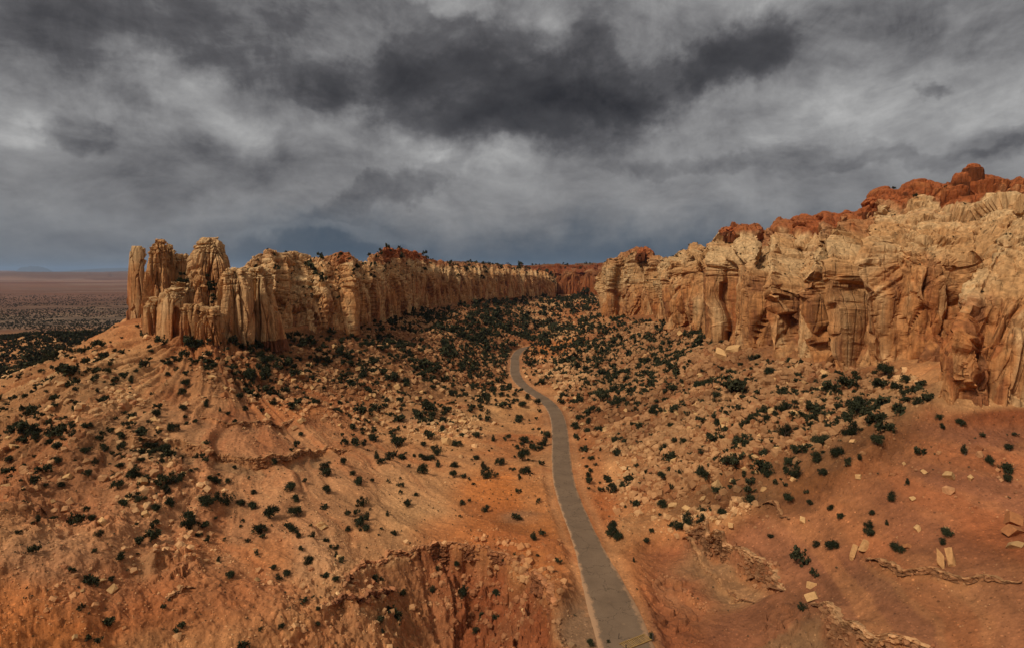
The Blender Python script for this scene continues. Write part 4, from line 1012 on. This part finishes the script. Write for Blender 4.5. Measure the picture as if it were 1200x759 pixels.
for i in range(10):
    v, f = rock_np(r7, 3, 10, .025); c = np.array([.52, .29, .115]) * (1 + .12 * r7.normal(0, 1)) ; cc = np.tile(c, (len(v), 1)) * (1 + .12 * noise(v[:, 2] * 5, v[:, 0] * 2, s=400 + i))[:, None]
    RK.append(mesh_np('boulder', v, f, cc, M_rock, False))
c_red = []
for i in range(2):
    v, f = rock_np(r7, 3, 10, .02); RK.append(mesh_np('boulder', v, f, np.tile((.36, .14, .05), (len(v), 1)), M_rock, False))
B_ = """168,563,6 151,582,6 171,600,6 215,552,6 121,609,7 79,557,4 17,522,5 378,612,8 348,473,7 303,418,8 238,517,4 132,688,7 257,437,3 397,650,5 187,500,4 7,567,4 248,440,4 265,453,4 292,462,3 353,437,6 377,432,6 328,447,5 10,512,4 267,418,4 313,485,5
523,515,7 542,492,6 537,498,4 492,485,6 440,490,6 438,462,5 430,465,4 470,432,5 380,442,6 353,490,6 453,453,3 494,458,3 652,452,5 97,690,3 120,678,4 87,745,4 62,585,3
840,566,11 835,606,6 857,613,6 849,490,7 931,483,6 866,462,5 1063,638,5 1070,583,4 1112,554,7 1137,558,4 1109,618,5 941,608,6 951,683,6 951,696,7 1187,605,11 1187,619,10 1189,635,8 1083,551,4 1059,541,3 1006,556,4 1018,490,4 1075,617,5 790,537,7 788,590,6 805,594,6 819,488,7 790,472,5 910,523,6 851,515,5 872,547,5 981,466,6 973,460,6
845,412,13 860,408,8 966,437,6 942,446,6 952,458,5 963,453,6 972,462,6 983,466,5 923,441,5 909,443,5 864,460,6 839,443,5 850,497,6 932,490,6 814,479,5 871,403,5 1046,456,5 895,570,5 885,535,5 870,520,5 930,560,4 945,520,5 1000,515,4 858,560,5 825,580,5 800,575,5 780,545,5 760,530,4 815,550,4 830,535,5 890,510,5 905,480,5 870,480,5 830,470,4 800,450,4 780,430,4 760,455,4 740,430,3 720,450,3 720,405,3 955,500,5 940,470,5 1020,470,5 1035,485,4 1050,475,4 1060,460,4 1075,452,5""".split()
B_ = [tuple(map(float, q.split(','))) for q in B_]
# further blocks of the talus, placed where the slope is strewn with them
RF = lambda px, py: field(px, py, .003, [(860,500,130,70,.9),(960,470,100,45,.9),(780,440,90,60,.7),(820,570,80,40,.8),(700,430,50,40,.35),(460,420,110,50,.35),(540,400,90,40,.3),(350,440,60,45,.55),(420,470,60,30,.35),(520,500,40,20,.5),(180,560,70,50,.26),(60,540,60,60,.16),(80,440,70,30,.2),(560,690,75,55,.8),(200,640,80,30,.2),
    (1130,560,70,60,.12),(1180,600,25,60,.4),(130,470,60,40,.25),(270,440,40,30,.3),(425,710,60,40,.5),(640,375,60,25,.2),(330,700,50,40,.2),(120,700,60,40,.25),(1060,640,150,110,-.6),(1040,740,200,50,-.8),(830,690,90,60,-.9),(330,560,60,40,-.6),(560,600,80,40,-.6),(250,500,50,22,-.6)])
XP, xpx, xpy = scatter(2600, lambda px, py: RF(px, py) * .022, 31, ymax=330)
r8 = np.random.default_rng(33)
xs = r8.uniform(3.2, 5.5, len(XP))
inf_ = np.where((xpx > 4) & (xpx < 1196) & (xpy < 756))[0]; keep = r8.permutation(inf_)[:max(0, 295 - len(B_))]
BP = hit(np.array([b[0] for b in B_]), np.array([b[1] + b[2] * .6 for b in B_]))
items = B_ + [(xpx[i], xpy[i], xs[i]) for i in keep]; BPs = list(BP) + [XP[i] for i in keep]
BL = labels_for([(a, b, c + (.5 if c > 6.5 else 0)) for a, b, c in items], 'sandstone boulder', ('huge', 'blocky', 'small'))
for i, ((px, py, r), P, (lab, grp)) in enumerate(zip(items, BPs, BL)):
    R = r * math.hypot(P[0], P[1]) / F
    k = 10 + i % 2 if lab.find('red') >= 0 and r8.random() < .25 else i % 10
    o = link('boulder', RK[k], loc=(P[0], P[1], P[2] + R * .18), rot=(random.uniform(-.5, .5), random.uniform(-.5, .5), random.uniform(0, 6.28)), scale=(R, R * random.uniform(.75, 1), R * random.uniform(.7, 1.)))
    tag(o, lab, 'boulder', grp)
# the split slabs on the bare red slope: jointed prisms
def slab(px, py, L_, W_, H_, rot, lab):
    v, f = rock_np(np.random.default_rng(int(px)), 3, 9, .05)
    P = hit([px], [py])[0]; me = mesh_np('rock_slab', np.clip(v, -.8, .8), f, np.tile((.48, .24, .09), (len(v), 1)) * (1 + .15 * noise(v[:, 2] * 9, v[:, 0] * 4, s=7))[:, None], M_rock, False)
    tag(link('rock_slab', me, loc=(P[0], P[1], P[2] + H_ * .3), rot=rot, scale=(L_, W_, H_)), lab, 'rock', 'split slabs on the bare red slope')
for a in [(1000,648,2.1,.55,.6,(.15,-.35,.9),'long leaning sandstone slab beside the round dark juniper'),(1013,641,2.3,.8,.8,(.1,-.3,.75),'thicker sandstone slab lying against the long leaning one'),
          (1102,662,.75,.8,2.3,(-.5,.05,.1),'upright split sandstone slab, darker half of the pair'),(1114,660,.75,.8,2.4,(-.55,.22,.1),'upright split sandstone slab tilted right of its darker twin'),
          (378,617,1.3,1.0,1.0,(.1,.1,.5),'square pale block with a split across it right of the gully')]: slab(*a)

# rubble: far too many to count
r9 = np.random.default_rng(41)
RP1 = [rock_np(r9, 1, 8, .06) for _ in range(12)]
def groundC(X, Y):
    r = np.interp(Y, Yr, np.arange(len(Yr))); c = np.interp(X / np.maximum(Y, 60.0), Uc, np.arange(len(Uc)))
    return C_ground[np.round(r).astype(int), np.round(c).astype(int)]
def rubble(name, P, R, label, base=(.62, .37, .165), redshare=.12, own=.8):
    Vs, Fs, Cs = [], [], []; o_ = 0
    for i, (p, s) in enumerate(zip(P, R)):
        v, f = RP1[i % 12]; a = (i * 2.399) % 6.283; c, sn = math.cos(a), math.sin(a)
        w = np.stack([v[:, 0] * c - v[:, 1] * sn, v[:, 0] * sn + v[:, 1] * c, v[:, 2]], 1)
        if i % 2: w = w[:, [0, 2, 1]]
        Vs.append(w * s + p + [0, 0, s * .1]); Fs.append(f + o_); o_ += len(v)
    n = len(P); k = r9.random(n) < redshare; cc = np.where(k[:, None], (.34, .14, .06), base) * (1 + .22 * r9.normal(0, 1, n))[:, None]
    gc = groundC(P[:, 0], P[:, 1]); lum = gc.mean(1, keepdims=True); wr = np.clip((.24 - gc[:, 1:2]) * 6, 0, 1); k_ = own * (1 - .8 * wr); cc = cc * k_ + gc * 1.15 * (1 - k_)
    me = mesh_np(name, np.concatenate(Vs), np.concatenate(Fs), np.repeat(np.clip(cc, .03, .8), len(RP1[0][0]), 0), M_rock, False)
    return tag(link(name, me), label, kind='stuff')
Q1, a_, b_ = scatter(800000, lambda px, py: RF(px, py) * np.where(px < 640, 2.6, 4.6), 51, ymax=420)
s_ = np.where(Q1[:, 0] < 0, .72, .9) * np.minimum(.26 * r9.pareto(1.6, len(Q1)) + .18, 1.6) * np.interp(np.hypot(Q1[:, 0], Q1[:, 1]), [80, 150, 300], [.5, .95, 1.4])
rubble('rubble', Q1, s_, 'broken sandstone rubble strewn over the slopes')
Q2, a_, b_ = scatter(120000, lambda px, py: RF(px, py) * .5, 52, ymax=1180)
Q2 = Q2[Q2[:, 1] > 350]; rubble('distant_rubble', Q2, r9.uniform(.5, 1.7, len(Q2)), 'pale rubble on the far canyon slopes')
Q3, a_, b_ = scatter(120000, lambda px, py: field(px, py, .45, [(1060,600,150,100,.35),(500,590,70,40,.5),(150,700,150,60,.6),(740,600,40,60,.4),(430,700,60,50,.8),(380,660,20,40,1.0),(330,600,15,60,.8)]), 53, ymax=240)
rubble('pebbles', Q3, r9.uniform(.06, .22, len(Q3)), 'loose stones sprinkled on the bare soil')
# broken stone along the ledges and the ravine rim
LQ, LR = [], []
for (P, drop) in LEDGE_W + [(RP_, 4.0)]:
    L2 = np.concatenate([[0], np.cumsum(np.linalg.norm(np.diff(P[:, :2], axis=0), axis=1))]); n = int(L2[-1] * (1.8 if drop > .95 else 1.4))
    q = r9.uniform(1, L2[-1] - 1, n); x = np.interp(q, L2, P[:, 0]); y = np.interp(q, L2, P[:, 1])
    t = np.stack([np.interp(q + .5, L2, P[:, k]) - np.interp(q - .5, L2, P[:, k]) for k in (0, 1)], 1); t /= np.linalg.norm(t, axis=1)[:, None] + 1e-9
    off = r9.normal(-.15, .28 + .05 * drop, n); wq = fbm(x / 3, y / 3, s=31, o=3) * .9
    x = x - t[:, 1] * (off - wq); y = y + t[:, 0] * (off - wq)
    LQ.append(np.stack([x, y, groundZ(x, y)], 1)); LR.append(r9.uniform(.14, .34, n) * (1 + .22 * drop))
rubble('ledge_stones', np.concatenate(LQ), np.concatenate(LR), 'broken stone crowning the ledges and the ravine rim', base=(.38, .225, .11), redshare=.15, own=.5)

# ------------------------------------------------------------------ cattle guard at the near end of the road
M_yel = plain_material('yellow_paint', (.30, .17, .05), rough=.8, var=.35, scale=3, spec=.3)
M_post = plain_material('post_wood', (.10, .07, .05), var=.3, scale=4)
cg = PZ(745., 752., .05); t0, t1 = Road[-4], Road[-20]
dirn = math.atan2(t1[1] - t0[1], t1[0] - t0[0])
def boxmesh(name, dims, loc, mat, parent, rot=None, bev=.02):
    bm = bmesh.new(); bmesh.ops.create_cube(bm, size=1); bmesh.ops.scale(bm, vec=dims, verts=bm.verts); bmesh.ops.bevel(bm, geom=bm.edges[:], offset=bev, segments=1, affect='EDGES')
    me = bpy.data.meshes.new(name); bm.to_mesh(me); bm.free(); me.materials.append(mat)
    return link(name, me, parent, loc, rot)
E = link('cattle_guard', None, loc=cg, rot=(0, 0, dirn + math.pi / 2 + math.radians(28)))
tag(E, 'yellow painted steel cattle guard across the near end of the road', 'cattle guard')
for s_ in (-1, 1): boxmesh('rail', (5.4, .16, .16), (0, s_ * .85, .12), M_yel, E)
for s_ in (-1, 1): boxmesh('post', (.16, .16, 1.2), (s_ * 2.85, .95, .5), M_post, E)
for i in range(15): boxmesh('bar', (.09, 1.5, .1), (-2.5 + i * .357, 0, .16), M_yel, E, bev=.01)
pm = hit([725.], [749.])[0]
pp = boxmesh('marker_post', (.11, .11, 1.3), (pm[0], pm[1], pm[2] + .5), M_post, None, (.05, .08, .3)); tag(pp, 'thin dark wooden post standing at the near end of the road', 'post')

# ------------------------------------------------------------------ sky
w = bpy.data.worlds.new('World'); scene.world = w; w.use_nodes = True
nt = w.node_tree; N = nt.nodes; L = nt.links; N.clear()
SUN_EL, SUN_AZ = math.radians(47), math.radians(-130)        # azimuth from +Y towards +X: behind and left of the view
STR = .1
out = N.new('ShaderNodeOutputWorld'); bg = N.new('ShaderNodeBackground'); L.new(bg.outputs[0], out.inputs[0]); bg.inputs[1].default_value = STR
sky = N.new('ShaderNodeTexSky'); sky.sky_type = 'NISHITA'; sky.sun_disc = False; sky.sun_elevation = SUN_EL; sky.sun_rotation = SUN_AZ
tc = N.new('ShaderNodeTexCoord'); sx = N.new('ShaderNodeSeparateXYZ'); L.new(tc.outputs['Generated'], sx.inputs[0])
def M(op, a, b=None, c=None, clamp=False):
    n = N.new('ShaderNodeMath'); n.operation = op; n.use_clamp = clamp
    for i, v in enumerate((a, b, c)):
        if v is None: continue
        if isinstance(v, (int, float)): n.inputs[i].default_value = v
        else: L.new(v, n.inputs[i])
    return n.outputs[0]
def SS(v, lo, hi, a=0, b=1):
    n = N.new('ShaderNodeMapRange'); n.interpolation_type = 'SMOOTHSTEP'; L.new(v, n.inputs[0])
    for i, q in enumerate((lo, hi, a, b)): n.inputs[i + 1].default_value = q
    return n.outputs[0]
x, y, z = sx.outputs
# the cloud deck: a plane overhead, so clouds flatten towards the horizon
zz = M('ADD', M('MAXIMUM', z, 0), .30)
cx_ = N.new('ShaderNodeCombineXYZ'); L.new(M('DIVIDE', x, zz), cx_.inputs[0]); L.new(M('DIVIDE', y, zz), cx_.inputs[1])
def NZ(vec, scale, det=7, rough=.6, w=0, dist=0):
    n = N.new('ShaderNodeTexNoise'); n.noise_dimensions = '4D'; n.inputs['W'].default_value = w; n.inputs['Scale'].default_value = scale; n.inputs['Detail'].default_value = det; n.inputs['Roughness'].default_value = rough; n.inputs['Distortion'].default_value = dist
    L.new(vec, n.inputs['Vector']); return n.outputs[0]
n1 = NZ(cx_.outputs[0], 1.1, 11, .6, 3.1, .25); n2 = NZ(cx_.outputs[0], 3.3, 10, .64, 7.7, .4); n3 = NZ(cx_.outputs[0], .28, 5, .5, 1.2); n4 = NZ(tc.outputs['Generated'], 9, 9, .66, 4.4, .6)
# azimuth/elevation of the direction, for where the big clouds hang
az = M('ARCTAN2', x, y); el = M('ARCSINE', z)
wx = M('MULTIPLY', M('SUBTRACT', NZ(tc.outputs['Generated'], 5.5, 6, .6, 2.2), .5), .34); wy = M('MULTIPLY', M('SUBTRACT', NZ(tc.outputs['Generated'], 6.5, 6, .6, 9.2), .5), .17)
az2 = M('ADD', az, wx); el2 = M('ADD', el, wy)
def cloud(px, py, rx, ry, wgt, tilt=0):
    a0 = math.atan((px - 600) / F); e0 = math.atan((HOR - py) / math.hypot(F, px - 600))
    sa = rx / F * math.cos(a0) ** 2; se = ry / F * math.cos(a0)
    da = M('SUBTRACT', az2, a0); de = M('SUBTRACT', el2, e0)
    if tilt: de = M('SUBTRACT', de, M('MULTIPLY', da, tilt))
    q = M('ADD', M('POWER', M('ABSOLUTE', M('DIVIDE', da, sa)), 2), M('POWER', M('ABSOLUTE', M('DIVIDE', de, se)), 2))
    return M('MULTIPLY', SS(q, 0, 2.6, 1, 0), wgt * .72)
CL = [(90,45,190,60,.5),(200,30,160,45,.3),(90,160,36,20,.4),(240,195,150,25,.25),(120,225,130,18,.15),(560,120,125,38,.65,-.1),(650,150,80,34,.45),(450,95,60,20,.3),(720,70,80,50,.35),(845,78,60,28,.75,.2),(610,75,70,26,.4),(480,30,110,40,.25),(470,220,100,12,.3,.45),(1050,40,180,45,.2),(880,192,150,9,.26),(1080,186,160,8,.26,.06),(1180,160,30,10,.3),(1085,108,22,6,.4),(330,95,90,25,.15),(700,110,90,25,.3),
      (205,95,60,32,-.36),(30,160,40,18,-.25),(250,125,70,40,-.3),(350,140,90,60,-.22),(525,10,35,12,-.5),(760,50,40,60,-.25),(400,278,80,6,-.3),(560,180,60,22,-.3),(640,60,20,22,-.2),(1000,150,180,40,-.15),(640,30,30,15,-.2),(400,40,30,40,-.2)]
tot = None
for c in CL:
    v = cloud(*c); tot = v if tot is None else M('ADD', tot, v)
dens = M('ADD', M('MULTIPLY', M('SUBTRACT', n1, .5), 1.35), M('ADD', M('MULTIPLY', M('SUBTRACT', n2, .5), 1.25), M('ADD', M('MULTIPLY', M('SUBTRACT', n3, .5), .5), M('MULTIPLY', M('SUBTRACT', n4, .5), 1.0))))
calm = SS(el, .03, .30, .45, 1.0)
dens = M('MULTIPLY', M('ADD', M('MULTIPLY', dens, calm), M('ADD', tot, .42)), .68)
ramp = N.new('ShaderNodeValToRGB'); L.new(dens, ramp.inputs[0])
e = ramp.color_ramp.elements
e[0].position = 0.0; e[0].color = (.46, .455, .45, 1); e[1].position = 1.0; e[1].color = (.025, .024, .027, 1)
for p_, c_ in ((.19, (.30, .297, .297)), (.35, (.20, .197, .20)), (.52, (.105, .102, .107)), (.68, (.062, .060, .064))):
    q = e.new(p_); q.color = (*c_, 1)
# storm-dark blue rain band low over the canyon
band = M('MULTIPLY', SS(el2, .02, .115, 1, 0), SS(az, -.62, -.30, .35, 1)); band = M('MULTIPLY', band, SS(az, .25, .55, 1, .8))
mixb = N.new('ShaderNodeMix'); mixb.data_type = 'RGBA'; L.new(M('MULTIPLY', band, .9), mixb.inputs[0]); L.new(ramp.outputs[0], mixb.inputs[6]); mixb.inputs[7].default_value = (.032, .055, .084, 1)
# the unseen deck high overhead is brightened to add ambient light
over = SS(z, .42, .80, 1.0, 1.9)
sc_ = N.new('ShaderNodeVectorMath'); sc_.operation = 'SCALE'; L.new(mixb.outputs[2], sc_.inputs[0]); L.new(M('MULTIPLY', over, 1 / STR), sc_.inputs['Scale'])
fin = N.new('ShaderNodeMix'); fin.data_type = 'RGBA'; fin.inputs[0].default_value = .996; L.new(sky.outputs[0], fin.inputs[6]); L.new(sc_.outputs[0], fin.inputs[7]); L.new(fin.outputs[2], bg.inputs[0])

sl_ = bpy.data.lights.new('sun', 'SUN'); sl_.energy = 2.8; sl_.angle = math.radians(9); sl_.color = (1, .93, .82)
so = bpy.data.objects.new('sun', sl_); COL.objects.link(so)
from mathutils import Vector
dv = Vector((math.sin(SUN_AZ) * math.cos(SUN_EL), math.cos(SUN_AZ) * math.cos(SUN_EL), math.sin(SUN_EL)))
so.rotation_euler = dv.to_track_quat('Z', 'Y').to_euler(); so.location = (0, 0, 300)

if HAZE:
    bm = bmesh.new(); bmesh.ops.create_cube(bm, size=1); me = bpy.data.meshes.new('haze'); bm.to_mesh(me); bm.free()
    mh = bpy.data.materials.new('haze_air'); nh, Nh, Lh = nodes_of(mh); oh = Nh.new('ShaderNodeOutputMaterial'); vh = Nh.new('ShaderNodeVolumePrincipled'); Lh.new(vh.outputs[0], oh.inputs['Volume'])
    vh.inputs['Color'].default_value = (.45, .62, .88, 1); vh.inputs['Density'].default_value = 2.2e-5; vh.inputs['Anisotropy'].default_value = 0
    me.materials.append(mh); tag(link('haze', me, loc=(0, 30000, 168), scale=(130000, 62000, 560)), 'thin blue air over the far plain', kind='stuff')
cam = bpy.data.cameras.new('camera'); co = bpy.data.objects.new('camera', cam); COL.objects.link(co); scene.camera = co
cam.sensor_width = 36; cam.lens = 36 * F / 1200; cam.clip_start = 1; cam.clip_end = 200000
co.location = (0, 0, CH); co.rotation_euler = (math.pi / 2 - PITCH, 0, 0)
vs = scene.view_settings; scene.display_settings.display_device = 'sRGB'; vs.view_transform = 'Standard'; vs.look = 'None'; vs.exposure = 0; vs.gamma = 1; vs.use_curve_mapping = False
scene.render.engine = 'CYCLES'; scene.cycles.use_denoising = True; scene.cycles.max_bounces = 4; scene.cycles.diffuse_bounces = 3

print('COUNTS', len(SP_), len(Q1), len(Q2), len(Q3), len(TP), len(PQ))
